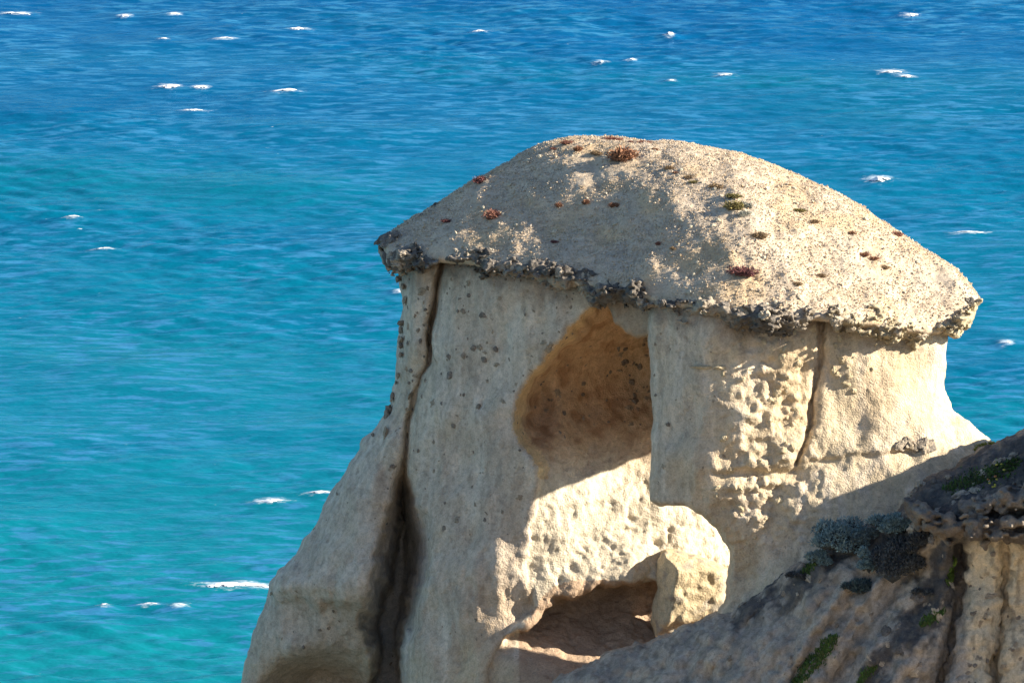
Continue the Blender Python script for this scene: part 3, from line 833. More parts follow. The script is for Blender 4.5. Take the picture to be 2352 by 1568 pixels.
for px, py, r in ((921, 628, 13), (915, 640, 13), (923, 655, 10), (930, 690, 8), (922, 742, 9), (917, 757, 8), (916, 775, 9), (917, 790, 8), (918, 812, 7), (912, 860, 7), (908, 878, 5), (899, 905, 9), (897, 916, 7),
                  (893, 938, 10), (889, 950, 11), (884, 990, 9), (859, 998, 5), (774, 1130, 4), (625, 1362, 4)):
    h = S_wall.at(px + 4, py)
    if h is not None:
        put_part('nodule', nod[cnt % 9], stack, h[0] + np.array([-.04, 0, 0]), (-.9, -.3, .15), r * SC * 1.1, .1); cnt += 1
# knobs of hard rock on the sunlit prow
knob = [lump_mesh('rock_knob', ICO2, 230 + k, .6, .7, (1, .8, .7), (.50, .41, .27), M_wall) for k in range(5)]
for k in range(55):
    px, py = random.gauss(1790, 55), random.uniform(750, 1060)
    if k % 3 == 0: px, py = random.gauss(1950, 30), random.gauss(820, 45)
    if k % 5 == 0: px, py = random.uniform(1640, 1800), random.uniform(1070, 1240)
    h = S_wall.at(px, py)
    if h is not None:
        put_part('rock_knob', knob[k % 5], stack, h[0], h[1], random.uniform(4, 11) * SC, -.1)
# the thin slab that juts out of the pillar
for px, py, sxx in ((1610, 842, 22), (1652, 843, 12)):
    h = S_wall.at(px, py)
    o = put_part('rock_shelf', knob[0], stack, h[0], (0, -1, 0), 1, 0, 0)
    o.rotation_quaternion = (1, 0, 0, 0); o.scale = (sxx * SC, .16, .05)

# ------------------------------------------------------------------ crust along the rim of the cap
gx, gy, gd = grid(846, 2284, 516, 812, -.5, 7.6, 3.0, 0.05)
PX1, PY1 = gx[:, None, None], gy[None, :, None]
shp = (len(gx), len(gy), len(gd))
rpy, ryy = rim_at(gx)
hgt = np.interp(gx, [850, 900, 1000, 1100, 1400, 1700, 1880, 1920, 2100, 2200, 2250], [17, 20, 21, 20, 20, 23, 18, 25, 26, 24, 15])
hgt = hgt * (.82 + .45 * lattice((len(gx), 1, 1), (17, 1, 1), 120)[:, 0, 0] + .35 * lattice((len(gx), 1, 1), (48, 1, 1), 121)[:, 0, 0])
hgt = hgt * np.clip(np.minimum((gx - 862) / 26, (2262 - gx) / 30), .01, 1)
cpy = rpy + 7 + 8 * lattice((len(gx), 1, 1), (30, 1, 1), 122)[:, 0, 0] + np.interp(gx, [2100, 2200, 2250], [0, 2, -8])
cyy = ryy + .30 + .10 * lattice((len(gx), 1, 1), (45, 1, 1), 123)[:, 0, 0]
Yd = gd[None, None, :]
zc = (PY1 - cpy[:, None, None]) / hgt[:, None, None]
dd = (Yd - cyy[:, None, None]) / .42
f = (np.sqrt(zc ** 2 + dd ** 2) - 1).astype(np.float32) * .22 - .02 + np.where((gx < 868) | (gx > 2256), 1, 0)[:, None, None].astype(np.float32)
f += .18 * lattice(shp, (38, 9, 16), 130) + .13 * lattice(shp, (95, 30, 40), 131) + .10 * lattice(shp, (190, 56, 80), 132) + .06 * lattice(shp, (330, 90, 140), 133)
notch, _ = None, None
f += (.5 * np.exp(-((PX1 - 1884) / 9) ** 2) * sstep(700, 720, PY1) + .5 * np.exp(-((PX1 - 1014) / 5) ** 2)).astype(np.float32)
P, Q, vpx, vpy, vd = extract(f, gx, gy, gd)
Q = orient(P, Q)
del f
N = vnormals(P, Q)
P = P + N * (fbm(P, .07, 2, 140) * .02)[:, None]
n1 = fbm(P, .5, 3, 142); n3 = fbm(P, .11, 3, 146)
C = lerp(np.tile(np.array((.33, .28, .225)), (len(P), 1)), (.10, .09, .08), np.clip(sstep(-.15, .35, n1 + .5 * n3) * .9, 0, 1))
C = lerp(C, (.46, .38, .25), np.clip(sstep(1820, 2050, vpx) * .9 + sstep(.0, -.4, n1) * .3, 0, 1))
C *= (1 + .3 * n3)[:, None]
crust = link('crust_rim', mesh_from('crust_rim', P + INV, Q, C), M_crust, stack)
S_crust = Surf(P, N, vpx, vpy, vd)
blk = [lump_mesh('crust_block', ICO3, 260 + k, .9, .55, (1, .8, .65), ((.34, .29, .23), (.20, .175, .15), (.44, .37, .28), (.14, .125, .11))[k % 4], M_crust, colvar=.5) for k in range(8)]
for k in range(60):
    px = random.uniform(872, 2240)
    a, bb = rim_at(px)
    h = S_crust.at(px, float(a) + random.uniform(-22, 34))
    if h is None: continue
    put_part('crust_block', blk[k % 8 if px < 1900 else (2, 6)[k % 2]], stack, h[0], h[1], (3 + 13 * random.random() ** 2) * SC, -.2)
for px, py, r in ((876, 545, 17), (886, 550, 20), (898, 548, 18), (884, 597, 17), (900, 606, 17), (868, 541, 9), (905, 600, 18), (893, 592, 12), (975, 486, 9), (960, 493, 8), (992, 470, 9), (925, 612, 13), (2240, 690, 14), (2200, 764, 10), (2225, 720, 14)):
    h = S_cap.at(px + (6 if px < 1500 else -6), py) or S_crust.at(px, py)
    if h is not None:
        put_part('crust_block', blk[(px + 3) % 8], stack, h[0], h[1], r * SC, .0)

# ------------------------------------------------------------------ gravel on the cap
tri = np.concatenate([CQ[:, [0, 1, 2]], CQ[:, [0, 2, 3]]])
A, B_, C_ = CP[tri[:, 0]], CP[tri[:, 1]], CP[tri[:, 2]]
tn = np.cross(B_ - A, C_ - A); area = np.linalg.norm(tn, axis=1) / 2
tn = tn / (2 * area[:, None] + 1e-12)
tpx, tpy = to_px((A + B_ + C_) / 3)
rp, _ = rim_at(tpx)
ok = (tn[:, 2] > .25) & (tpy < rp - 2)
pr = area * ok; pr = pr / pr.sum()
print('cap top area', (area * ok).sum())
NG = 68000
ti = rng.choice(len(tri), NG, p=pr)
u, v_ = rng.random(NG), rng.random(NG)
fl_ = u + v_ > 1
u[fl_], v_[fl_] = 1 - u[fl_], 1 - v_[fl_]
gp = A[ti] + u[:, None] * (B_ - A)[ti] + v_[:, None] * (C_ - A)[ti]
dens = fbm(gp, .8, 3, 300)
rad = .0075 + .013 * rng.random(NG) ** 3 + (rng.random(NG) < .008) * .02
keep = (dens + rng.uniform(-.5, .5, NG)) > -.2
gp, rad, ti = gp[keep], rad[keep], ti[keep]; NG = len(gp)
bv = np.array([(1, 0, 0), (-1, 0, 0), (0, 1, 0), (0, -1, 0), (0, 0, 1), (0, 0, -1)], float)
bf = np.array([(0, 2, 4), (2, 1, 4), (1, 3, 4), (3, 0, 4), (2, 0, 5), (1, 2, 5), (3, 1, 5), (0, 3, 5)])
sc3 = rad[:, None] * np.c_[rng.uniform(.8, 1.5, NG), rng.uniform(.8, 1.3, NG), rng.uniform(.5, 1.0, NG)]
qq = rng.normal(size=(NG, 4)); qq /= np.linalg.norm(qq, axis=1)[:, None]
a_, b_, c_, d_ = qq.T
RM = np.stack([np.stack([1 - 2 * (c_ ** 2 + d_ ** 2), 2 * (b_ * c_ - a_ * d_), 2 * (b_ * d_ + a_ * c_)], -1),
               np.stack([2 * (b_ * c_ + a_ * d_), 1 - 2 * (b_ ** 2 + d_ ** 2), 2 * (c_ * d_ - a_ * b_)], -1),
               np.stack([2 * (b_ * d_ - a_ * c_), 2 * (c_ * d_ + a_ * b_), 1 - 2 * (b_ ** 2 + c_ ** 2)], -1)], 1)
jv = bv[None] * rng.uniform(.75, 1.2, (NG, len(bv), 1)) * sc3[:, None, :]
gv = np.einsum('nij,nkj->nki', RM, jv) + gp[:, None, :] + tn[ti][:, None, :] * rad[:, None, None] * .6
gf = bf[None] + (np.arange(NG) * len(bv))[:, None, None]
base = np.array([(.56, .45, .33), (.52, .43, .33), (.60, .50, .38), (.47, .41, .34), (.54, .40, .25)])[rng.integers(0, 5, NG)] * rng.uniform(.8, 1.15, (NG, 1))
gc = np.repeat(base, len(bv), 0)
gravel = tag(link('gravel', mesh_from('gravel', gv.reshape(-1, 3) + INV, gf.reshape(-1, 3), gc, False), M_cap, stack), kind='stuff')
stone = [lump_mesh('stone', ICO1, 320 + k, .4, .9, (1, .8, .6), (.50, .44, .33), M_cap) for k in range(4)]
ch = rng.choice(NG, 110, replace=False)
for k, c in enumerate(ch):
    put_part('stone', stone[k % 4], stack, gp[c], tn[ti[c]], random.uniform(.03, .065), .2)

# ------------------------------------------------------------------ boulder in the hollow
BOULDER = [(1507, 1300), (1516, 1272), (1530, 1258), (1552, 1260), (1610, 1278), (1655, 1296), (1672, 1310), (1670, 1350), (1664, 1396), (1640, 1412), (1590, 1430), (1545, 1452), (1522, 1466), (1506, 1464), (1498, 1430), (1500, 1395), (1512, 1350)]
def F_bld(px, py):
    q = px + .18 * (py - 1360)                    # facets: shaded left face, sunlit right face, top and undercut
    return np.maximum.reduce([3.42 + (1548 - q) * .011, 3.42 + (q - 1548) * .0042, 3.44 + (1302 + .3 * (px - 1540) - py) * .016, 3.40 + (py - 1425 + .35 * (px - 1540)) * .012, 3.46 + (px - 1640) * .02])
gx, gy, gd = grid(1480, 1690, 1240, 1490, 3.0, 5.2, 3.0, .04)
PX, PY = np.meshgrid(gx, gy, indexing='ij')
wb = lattice((len(gx), len(gy), 1), (14, 16, 1), 151)[..., 0]
f = solid(F_bld(PX, PY) + .05 * wb, PX * 0 + 5.0, poly_in(PX + 4 * wb, PY + 3 * np.roll(wb, 9, 0), BOULDER), .16, .2, gd[None, None, :].astype(np.float32))
P, Q, vpx, vpy, vd = extract(blur(f, 1), gx, gy, gd)
Q = orient(P, Q); N = vnormals(P, Q)
P = P + N * (fbm(P, .25, 3, 160) * .035 + np.minimum(0, fbm(P, .09, 2, 165) + .2) * .04)[:, None]
n1 = fbm(P, .3, 3, 170)
C = lerp(np.tile(np.array((.54, .44, .29)), (len(P), 1)), (.30, .27, .23), np.clip(sstep(.2, .5, n1) * .8, 0, 1))
o0 = world_pt(1580, 1465, 4.0)
tag(link('boulder', mesh_from('boulder', P - o0, Q, C), M_wall, loc=tuple(o0)), 'angular cream boulder leaning in the mouth of the hollow arch', 'boulder')

# ------------------------------------------------------------------ rocky ledge on the hillside
def ledge(name, px0, px1, line, half_h, half_d, seed, col0, col1, dmin, dmax, py0, py1):
    gx, gy, gd = grid(px0, px1, py0, py1, dmin, dmax, 3.0, .045)
    L_ = np.array(line, float)
    cp, cy = np.interp(gx, L_[:, 0], L_[:, 1]), np.interp(gx, L_[:, 0], L_[:, 2])
    shp = (len(gx), len(gy), len(gd))
    hh_ = np.interp(gx, L_[:, 0], L_[:, 3])
    cp = cp + 7 * lattice((len(gx), 1, 1), (len(gx) / 10, 1, 1), seed)[:, 0, 0]
    f = (np.sqrt(((gy[None, :, None] - cp[:, None, None]) / hh_[:, None, None]) ** 2 + ((gd[None, None, :] - cy[:, None, None]) / half_d) ** 2) - 1).astype(np.float32) * .25
    f += .16 * lattice(shp, (shp[0] / 9, shp[1] / 6, shp[2] / 9), seed + 1) + .10 * lattice(shp, (shp[0] / 4, shp[1] / 3, shp[2] / 4), seed + 2)
    P, Q, vpx, vpy, vd = extract(f, gx, gy, gd)
    Q = orient(P, Q); N = vnormals(P, Q)
    P = P + N * (fbm(P, .09, 2, seed) * .02)[:, None]
    n1 = fbm(P, .4, 3, seed + 3)
    C = lerp(np.tile(np.array(col0), (len(P), 1)), col1, np.clip(.5 + 1.3 * n1, 0, 1))
    return mesh_from(name, P, Q, C)
me = ledge('ledge', 2074, 2480, [(2080, 1158, -1.75, 14), (2110, 1185, -2.25, 26), (2150, 1206, -2.6, 24), (2200, 1216, -2.85, 24), (2300, 1212, -3.05, 30), (2480, 1220, -3.2, 34)],
           30, .55, 401, (.26, .22, .175), (.13, .11, .095), -4.2, -.9, 1110, 1290)
link('ledge_rock', me, M_crust, hill)
me = ledge('ledge', 2200, 2480, [(2200, 1168, -2.45, 10), (2240, 1160, -2.7, 22), (2300, 1148, -2.8, 26), (2352, 1150, -2.9, 28), (2480, 1150, -2.9, 30)],
           26, .5, 421, (.32, .28, .23), (.18, .16, .14), -4.0, -1.6, 1090, 1220)
link('ledge_rock', me, M_crust, hill)
for px, py, r, k in ((2086, 1140, 13, 0), (2100, 1122, 12, 1), (2118, 1112, 12, 2), (2150, 1100, 9, 3), (2180, 1090, 8, 4), (2090, 1180, 16, 5), (2100, 1205, 14, 6), (2120, 1222, 12, 7), (2140, 1235, 9, 1)):
    h = S_hill.at(px, py)
    if h is not None:
        o = put_part('ledge_rock', blk[k], hill, h[0] + np.array([-.02, -.12, 0]), h[1], r * SC, .1)
for k in range(90):
    ln = (SOIL1, SOIL2, SOIL3)[k % 3]; q = random.randrange(len(ln) - 1); t = random.random()
    px = ln[q][0] + (ln[q + 1][0] - ln[q][0]) * t + random.gauss(0, 28); py = ln[q][1] + (ln[q + 1][1] - ln[q][1]) * t + random.gauss(0, 22)
    h = S_hill.at(px, py)
    if h is not None and px < 2360:
        o = put_part('stone', blk[k % 8], hill, h[0], h[1], (3 + 11 * random.random() ** 2.5) * SC, -.1)
        o.scale.z *= .6
for k in range(60):
    px, py = random.uniform(2225, 2352), random.uniform(1270, 1568)
    if k % 3 == 0: px, py = random.uniform(1650, 2180), random.uniform(1330, 1560)
    h = S_hill.at(px, py)
    if h is not None:
        put_part('nodule', nod[k % 9], hill, h[0], h[1], random.uniform(2.5, 8) * SC, -.1)
# thin broken ledge on the saddle behind the hillside
h = S_wall.at(2105, 1030)
sl = empty('rock_slab', tuple(h[0]))
tag(sl, 'low broken rock slab on the sunlit saddle above the dark hillside', 'rock')
for dx, dz, r, k in ((-32, 8, 12, 0), (-18, 14, 15, 2), (2, 3, 16, 4), (22, 0, 15, 6), (34, 4, 12, 1), (-26, 22, 9, 3), (14, 14, 12, 5)):
    h = S_wall.at(2105 + dx, 1026 - dz * .6)
    if h is not None:
        o = put_part('slab_piece', blk[k], sl, h[0], h[1], r * SC, .2)
        o.scale.z *= .5

# ------------------------------------------------------------------ plants
m, nt, b = new_mat('foliage')
at_ = nt.nodes.new('ShaderNodeAttribute'); at_.attribute_name = 'Col'
nt.links.new(at_.outputs['Color'], b.inputs['Base Color'])
b.inputs['Roughness'].default_value = .8; b.inputs["Specular IOR Level"].default_value = .2
M_leaf = m
M_stem = rock_mat('dry_stem')
def leaves(n, lobes, size, cols, seed, long=1.6, up=.3):
    """many small leaf faces spread over the shells of a few lobes; unit-sized plant"""
    r = np.random.default_rng(seed)
    L_ = np.array(lobes, float)                     # x, y, z, rx, ry, rz
    wts = (L_[:, 3] * L_[:, 4]); k = r.choice(len(L_), n, p=wts / wts.sum())
    dv = r.normal(size=(n, 3)); dv[:, 2] = np.abs(dv[:, 2]) * 1.0 - .15
    dv /= np.linalg.norm(dv, axis=1)[:, None]
    sh = 1 - .45 * r.random(n) ** 2
    bump_ = 1 + .3 * fbm(dv * 1.0 + k[:, None] * 7.0, .45, 2, seed)
    p = L_[k, :3] + dv * L_[k, 3:] * (sh * bump_)[:, None]
    ax = dv + r.normal(size=(n, 3)) * .7 + np.array([0, 0, up]); ax /= np.linalg.norm(ax, axis=1)[:, None]
    sd_v = np.cross(ax, r.normal(size=(n, 3))); sd_v /= np.linalg.norm(sd_v, axis=1)[:, None]
    ln = size * r.uniform(.6, 1.4, n)[:, None]
    wd = ln / long
    v = np.stack([p - sd_v * wd * .5, p + sd_v * wd * .5, p + ax * ln + sd_v * wd * .15, p + ax * ln - sd_v * wd * .15], 1).reshape(-1, 3)
    f_ = np.arange(n * 4).reshape(n, 4)
    c = np.array(cols)[r.integers(0, len(cols), n)] * r.uniform(.7, 1.25, (n, 1))
    return v, f_, np.repeat(c, 4, 0)
def core(lobes, col, seed):
    vs, fs, o = [], [], 0
    for i, (x, y, z, rx, ry, rz) in enumerate(lobes):
        v, f_ = ICO1
        v = v * (1 + .3 * vnoise(v, .8, seed + i))[:, None] * np.array([rx, ry, rz]) * .72 + np.array([x, y, z])
        vs.append(v); fs.append(f_ + o); o += len(v)
    v, f_ = np.concatenate(vs), np.concatenate(fs)
    return mesh_from('stems', v, f_, np.tile(np.array(col), (len(v), 1)), False)
PAL = {'red': [(.30, .135, .10), (.36, .17, .12), (.24, .11, .08)], 'redbrown': [(.30, .15, .085), (.37, .19, .11), (.24, .12, .07)],
       'brown': [(.30, .21, .12), (.35, .24, .13), (.25, .17, .10)], 'olive': [(.25, .21, .07), (.30, .25, .09), (.20, .16, .07)],
       'grey': [(.36, .36, .30), (.42, .42, .35), (.30, .30, .26)], 'darkred': [(.20, .08, .075), (.24, .095, .085), (.15, .065, .065)],
       'green': [(.10, .16, .035), (.14, .20, .04), (.08, .12, .03)]}
cush = {}
def cushion(col, var):
    if (col, var) not in cush:
        sd0 = hash_(col) + var * 13
        r = random.Random(sd0)
        lobes = [(r.uniform(-.45, .45), r.uniform(-.3, .3), .05, r.uniform(.45, .7), r.uniform(.4, .6), r.uniform(.35, .55)) for _ in range(4)]
        v, f_, c = leaves(650, lobes, .13, PAL[col], sd0)
        fo = mesh_from('foliage', v, f_, c, False); fo.materials.append(M_leaf)
        st = core(lobes, [x * .55 for x in PAL[col][2]], sd0); st.materials.append(M_stem)
        cush[(col, var)] = (fo, st)
    return cush[(col, var)]
def hash_(t):
    return sum(ord(ch_) * (i + 3) for i, ch_ in enumerate(t)) % 997
def c7(x, y): return ((2000 + x / 2.352) / 1.6327, (480 + y / 2.352) / 1.6327)
def c2(x, y): return ((2500 + x / 1.3634) / 1.6327, (600 + y / 1.3634) / 1.6327)
def c1(x, y): return ((1300 + x / 1.68) / 1.6327, (450 + y / 1.68) / 1.6327)
W7, W2, W1 = 1 / (2.352 * 1.6327), 1 / (1.3634 * 1.6327), 1 / (1.68 * 1.6327)
CAP_PLANTS = [
 (c7(800, 262), 270 * W7, 'redbrown', 'large reddish brown cushion shrub, biggest on the crest of the cap', .75),
 (c7(295, 135), 105 * W7, 'red', 'flat red cushion plant nearest the left end of the cap crest', .45),
 (c7(185, 182), 55 * W7, 'red', 'tiny red tuft left of the upright brown shrub on the crest', .5),
 (c7(400, 195), 85 * W7, 'redbrown', 'small upright reddish shrub with a long shadow, left on the cap crest', 1.0),
 (c7(575, 228), 105 * W7, 'brown', 'low brown cushion just left of the biggest shrub on the cap', .5),
 (c7(700, 98), 150 * W7, 'red', 'low red mat on the skyline straight above the biggest shrub', .3),
 (c7(860, 136), 65 * W7, 'red', 'small red mat just under the skyline of the cap', .4),
 (c7(980, 126), 110 * W7, 'red', 'thin red mat along the skyline right of the cap peak', .3),
 (c7(1070, 182), 55 * W7, 'redbrown', 'small brown tuft right of the biggest shrub, under the skyline', .5),
 (c7(1205, 352), 95 * W7, 'brown', 'pale brown tuft, first of the row running down the ridge', .45),
 (c7(1252, 392), 60 * W7, 'redbrown', 'tiny red brown tuft below the first tuft of the ridge row', .45),
 (c7(1380, 440), 85 * W7, 'brown', 'brown tuft with a reddish top, second down the ridge row', .5),
 (c7(1440, 466), 80 * W7, 'olive', 'flat olive tuft touching the second brown tuft of the ridge row', .35),
 (c7(1630, 506), 135 * W7, 'brown', 'long brown cushion, third down the ridge row', .4),
 (c7(1785, 610), 135 * W7, 'olive', 'long olive brown cushion just above the green and grey clump', .4),
 (c7(1790, 712), 160 * W7, 'olive', 'round olive green shrub with two grey bushes against its right side', .7),
 (c7(1888, 695), 90 * W7, 'grey', 'silvery grey bush behind the round olive shrub', .8),
 (c7(1862, 768), 95 * W7, 'grey', 'silvery grey ball of a bush in front of the round olive shrub', .85),
 (c7(212, 690), 75 * W7, 'redbrown', 'leftmost of three red tufts in a row on the speckled slope', .9),
 (c7(470, 672), 80 * W7, 'redbrown', 'middle one of three red tufts in a row on the speckled slope', .7),
 (c7(720, 688), 80 * W7, 'redbrown', 'rightmost of three red tufts in a row on the speckled slope', .7),
 (c7(1110, 1026), 62 * W7, 'red', 'small red tuft alone low on the shaded slope of the cap', .7),
 (c7(1236, 1078), 52 * W7, 'brown', 'tiny brown tuft right of the lone red tuft low on the cap', .7),
 (c7(1980, 960), 160 * W7, 'brown', 'sprawling brown cushion in the middle of the sunlit slope', .45),
 (c7(1855, 1275), 220 * W7, 'darkred', 'wide dark red cushion close above the crust at the corner', .5),
 (c7(185, 1005), 60 * W7, 'darkred', 'dark red tuft just above the crust over the hollow', .6),
 (c2(685, 260), 60 * W2, 'olive', 'small olive tuft on the right slope below the skyline', .5),
 (c2(765, 312), 60 * W2, 'brown', 'faint brown tuft below the olive one on the right slope', .4),
 (c2(945, 378), 42 * W2, 'redbrown', 'small reddish stub halfway to the right skyline', .6),
 (c2(1003, 483), 60 * W2, 'redbrown', 'first of three close brown tufts near the right rim', .45),
 (c2(1065, 502), 62 * W2, 'redbrown', 'middle one of three close brown tufts near the right rim', .45),
 (c2(1120, 542), 60 * W2, 'brown', 'lowest of three close brown tufts near the right rim', .45),
 (c2(1188, 362), 60 * W2, 'red', 'red tuft sticking out on the right skyline of the cap', .6),
 (c2(790, 586), 50 * W2, 'brown', 'small brown tuft above the cleft in the crust', .5),
 (c2(670, 638), 52 * W2, 'brown', 'dark brown tuft in the crust left of its cleft', .5),
 (c1(925, 606), 105 * W1, 'red', 'bright red tufted shrub on the shaded left slope of the cap', .8),
 (c1(640, 642), 65 * W1, 'darkred', 'dark red tuft left of the bright red shrub on the shaded slope', .5),
 (c1(838, 388), 92 * W1, 'darkred', 'dark shrub standing out on the left skyline of the cap', .7)]
for i, ((px, py), wpx, col, lab, hgt_) in enumerate(CAP_PLANTS):
    h = S_cap.at(px, py)
    if h is None: continue
    fo, st = cushion(col, i % 3)
    t = empty('cushion_plant', tuple(h[0]))
    tag(t, lab, 'plant', 'small plants on the stack cap')
    t.rotation_euler = (0, 0, random.uniform(-.4, .4))
    r = wpx * SC * .5 * 1.45
    t.scale = (r, r * .9, r * hgt_ * 1.3)
    for nm, me in (('foliage', fo), ('stems', st)):
        o = bpy.data.objects.new(nm, me); coll.objects.link(o); o.parent = t

# blue-grey saltbushes on the hillside
def shrub(px, py, rx, ry, cols, lab, seed, n, name='saltbush', nl=14, leaf=.05, corecol=(.05, .055, .055), cat='shrub', grp='grey bushes on the hillside'):
    h = S_hill.at(px, py + ry * .6)
    r = random.Random(seed)
    W, H = rx * SC, ry * SC
    lobes = []
    for k in range(nl):
        a = r.uniform(0, 6.28); q = r.random() ** .5
        lobes.append((math.cos(a) * W * .72 * q, math.sin(a) * W * .5 * q - .05, H * (.35 + .9 * (1 - q * q) * r.uniform(.5, 1)), W * r.uniform(.25, .42), W * r.uniform(.25, .4), H * r.uniform(.28, .45)))
    v, f_, c = leaves(n, lobes, leaf, cols, seed, 2.2, .5)
    t = empty(name, tuple(h[0] + np.array([0, .05, -H * .15])))
    tag(t, lab, cat, grp)
    fo = mesh_from('foliage', v, f_, c, False); link('foliage', fo, M_leaf, t)
    link('stems', core(lobes, corecol, seed), M_stem, t)
    return t
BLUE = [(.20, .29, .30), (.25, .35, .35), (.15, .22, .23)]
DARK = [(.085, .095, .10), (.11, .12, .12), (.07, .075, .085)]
shrub(1926, 1228, 88, 60, BLUE, 'pale blue grey bush on the slope, leftmost and widest of the bushes', 501, 9000)
shrub(1880, 1282, 34, 30, BLUE, 'small blue grey bush tucked below the widest pale bush', 502, 3000, nl=8)
shrub(2046, 1196, 64, 46, BLUE, 'pale blue grey bush beside the dark overhanging ledge', 503, 5000, nl=9)
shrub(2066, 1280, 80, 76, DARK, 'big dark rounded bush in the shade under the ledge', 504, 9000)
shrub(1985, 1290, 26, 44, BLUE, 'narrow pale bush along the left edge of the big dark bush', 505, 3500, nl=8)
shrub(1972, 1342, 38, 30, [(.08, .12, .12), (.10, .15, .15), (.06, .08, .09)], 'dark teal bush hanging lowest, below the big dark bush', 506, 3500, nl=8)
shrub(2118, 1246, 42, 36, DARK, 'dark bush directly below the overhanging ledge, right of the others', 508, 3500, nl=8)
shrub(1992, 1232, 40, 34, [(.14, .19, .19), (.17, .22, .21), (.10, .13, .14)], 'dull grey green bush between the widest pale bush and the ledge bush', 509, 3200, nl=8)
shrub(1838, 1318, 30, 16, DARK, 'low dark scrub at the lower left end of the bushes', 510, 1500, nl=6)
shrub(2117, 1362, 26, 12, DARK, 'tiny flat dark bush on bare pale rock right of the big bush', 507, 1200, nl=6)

# succulent ground cover: upright finger leaves
def fingers(name, line, width, n, lab, cols, seed, ln=.07, surf=None):
    r = np.random.default_rng(seed); surf = surf or S_hill
    V, F_, C = [], [], []
    L_ = np.array(line, float)
    o0 = None
    for k in range(n):
        t = r.random() * (len(L_) - 1); i = int(t); q = L_[i] + (L_[i + 1] - L_[i]) * (t - i)
        wd_ = width * (.4 + .6 * math.sin(math.pi * min(max(t / (len(L_) - 1), .05), .95)))
        h = surf.at(q[0] + r.normal() * wd_, q[1] + r.normal() * wd_ * .7)
        if h is None: continue
        p = h[0] + np.array([r.uniform(-.02, .02), r.uniform(-.02, .02), 0])
        if o0 is None: o0 = p.copy()
        a = np.array([r.normal() * .5, r.normal() * .5 - .25, 1.0]); a /= np.linalg.norm(a)
        l_ = ln * r.uniform(.5, 1.4); w_ = l_ * .16
        s1 = np.cross(a, r.normal(size=3)); s1 /= np.linalg.norm(s1); s2 = np.cross(a, s1)
        b0 = len(V)
        ring_ = [s1 * w_, (-.5 * s1 + .87 * s2) * w_, (-.5 * s1 - .87 * s2) * w_]
        c = np.array(cols[int(r.integers(len(cols)))]) * r.uniform(.75, 1.25)
        for kk in range(3): V.append(p + ring_[kk] - a * .01); C.append(c * .8)
        for kk in range(3): V.append(p + ring_[kk] * 1.1 + a * l_ * .6); C.append(c)
        V.append(p + a * l_); C.append(c * np.array([1.3, .9, .8]))
        for kk in range(3):
            k2 = (kk + 1) % 3
            F_ += [(b0 + kk, b0 + k2, b0 + 3 + k2), (b0 + kk, b0 + 3 + k2, b0 + 3 + kk), (b0 + 3 + kk, b0 + 3 + k2, b0 + 6)]
    V = np.array(V)
    me = mesh_from(name, V - o0, np.array(F_), np.array(C), False)
    return tag(link(name, me, M_leaf, loc=tuple(o0)), lab, 'succulent', 'succulents on the hillside')
GRN = [(.06, .13, .035), (.08, .16, .04), (.05, .10, .035), (.10, .13, .05)]
fingers('pigface_plant', [(1918, 1462), (1890, 1500), (1860, 1535), (1815, 1590)], 9, 1500, 'green strip of succulents running down the bare slope at the bottom', GRN, 601)
fingers('pigface_plant', [(2192, 1285), (2190, 1310), (2182, 1340)], 3, 700, 'green succulents beside the pale column under the ledge', [(.10, .17, .03), (.08, .14, .03)], 602)
fingers('pigface_plant', [(2118, 1438), (2140, 1422), (2168, 1402)], 5, 350, 'short green streak of succulents above the dark rounded rock', GRN, 603)
fingers('pigface_plant', [(1975, 1568), (1995, 1545), (2010, 1530)], 6, 300, 'green succulents at the bottom edge below the dark strip', GRN, 604)
fingers('pigface_plant', [(2340, 1062), (2290, 1085), (2240, 1098), (2180, 1125)], 13, 1500, 'dark green succulent mat with yellow flowers on top of the ledge', GRN + [(.05, .07, .04)], 605, .06)
fingers('pigface_plant', [(1880, 1290), (1864, 1306), (1852, 1318)], 6, 260, 'small green succulents left of the blue grey bushes', GRN, 606)
fingers('pigface_plant', [(2238, 1032), (2262, 1024), (2285, 1019)], 4, 350, 'sunlit yellow green succulents on the saddle by the hill crest', [(.20, .24, .04), (.24, .27, .05)], 607, .05, S_wall)
flw = mesh_from('flower', ICO1[0] * np.array([1, 1, .5]), ICO1[1], np.tile(np.array((.62, .50, .08)), (len(ICO1[0]), 1)), False); flw.materials.append(M_leaf)
flo = mesh_from('flower', ICO1[0] * np.array([1, 1, .5]), ICO1[1], np.tile(np.array((.55, .22, .08)), (len(ICO1[0]), 1)), False); flo.materials.append(M_leaf)
mat_plant = [o for o in bpy.data.objects if o.get('label', '').startswith('dark green succulent mat')][0]
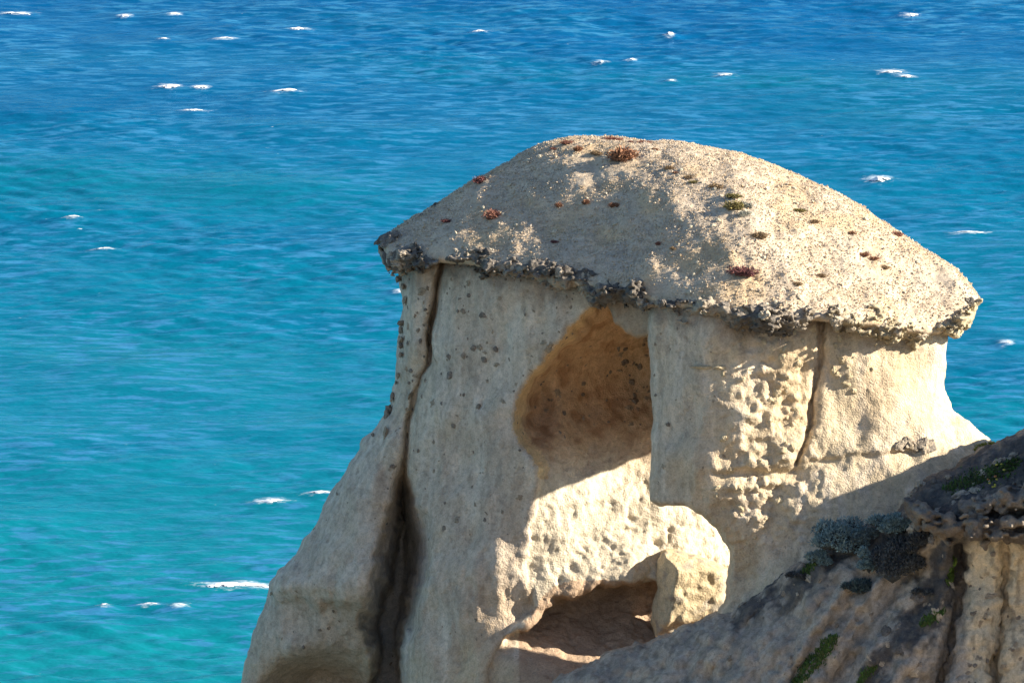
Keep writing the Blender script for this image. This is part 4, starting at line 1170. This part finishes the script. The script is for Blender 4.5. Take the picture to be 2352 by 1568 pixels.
for px, py, k in ((2300, 1074, 0), (2306, 1080, 0), (2294, 1076, 0), (2268, 1100, 1), (2285, 1099, 1), (2288, 1104, 0), (2272, 1110, 0), (2276, 1117, 0), (2284, 1114, 0), (2281, 1118, 0)):
    h = S_hill.at(px, py)
    if h is not None:
        o = put_part('flower', (flw, flo)[k], mat_plant, h[0] + np.array([0, -.03, .06]), (0, -.4, 1), .03)

# ------------------------------------------------------------------ breaking wave crests
m, nt, b = new_mat('foam')
b.inputs['Base Color'].default_value = (.86, .88, .90, 1); b.inputs['Roughness'].default_value = .9
b.inputs['Specular IOR Level'].default_value = .1
M_foam = m
Z = SEA_ZG
for i, (px, py, wpx, hpx, lab) in enumerate(CAPS):
    x, y, Lh, Hh = CAPPOS[i]
    nu, nv = 44, 16
    U, Vv = np.meshgrid(np.linspace(-1, 1, nu), np.linspace(-1, 1, nv), indexing='ij')
    Q3 = np.stack([U * Lh + i * 9.1, Vv * .5 + i, U * 0], -1)
    env = np.sqrt(np.clip(1 - U ** 2, 0, 1)) ** (1.1 if hpx > 7 else 1.5) * (.65 + .5 * fbm(Q3, (.6, 9, 9), 2, 700 + i))
    prof = np.clip(1 - np.abs(Vv) ** 1.7, 0, 1)
    dp_ = np.minimum(Hh * 1.9, Lh * .8) * env
    wx = x + U * Lh
    wy = y + Vv * dp_ + .25 * Lh * fbm(Q3 * np.array([1, 0, 0]), Lh * .7 + .1, 2, 740 + i)
    wz = sea_z(wx, wy) + .012 + prof * env * min(Hh * .35, .16) * (1 + .5 * fbm(Q3, .18, 2, 720))
    V = np.stack([wx - x, wy - y, wz - SEA_Z], -1).reshape(-1, 3)
    ii = np.arange(nu * nv).reshape(nu, nv)
    Fq = np.stack([ii[:-1, :-1], ii[1:, :-1], ii[1:, 1:], ii[:-1, 1:]], -1).reshape(-1, 4)
    lace = fbm(np.stack([U * Lh * 1.0 + i * 5, Vv * dp_ * 1.5, U * 0], -1), .22, 3, 760 + i).ravel() + .75 * (prof * np.sqrt(np.clip(1 - U ** 2, 0, 1))).ravel()
    Fq = Fq[lace[Fq].mean(1) > (.22 if hpx > 6 else .36)]
    if len(Fq) < 8: continue
    tag(link('whitecap', mesh_from('whitecap', V, Fq), M_foam, loc=(x, y, SEA_Z)), lab, 'whitecap', 'whitecaps on the sea')
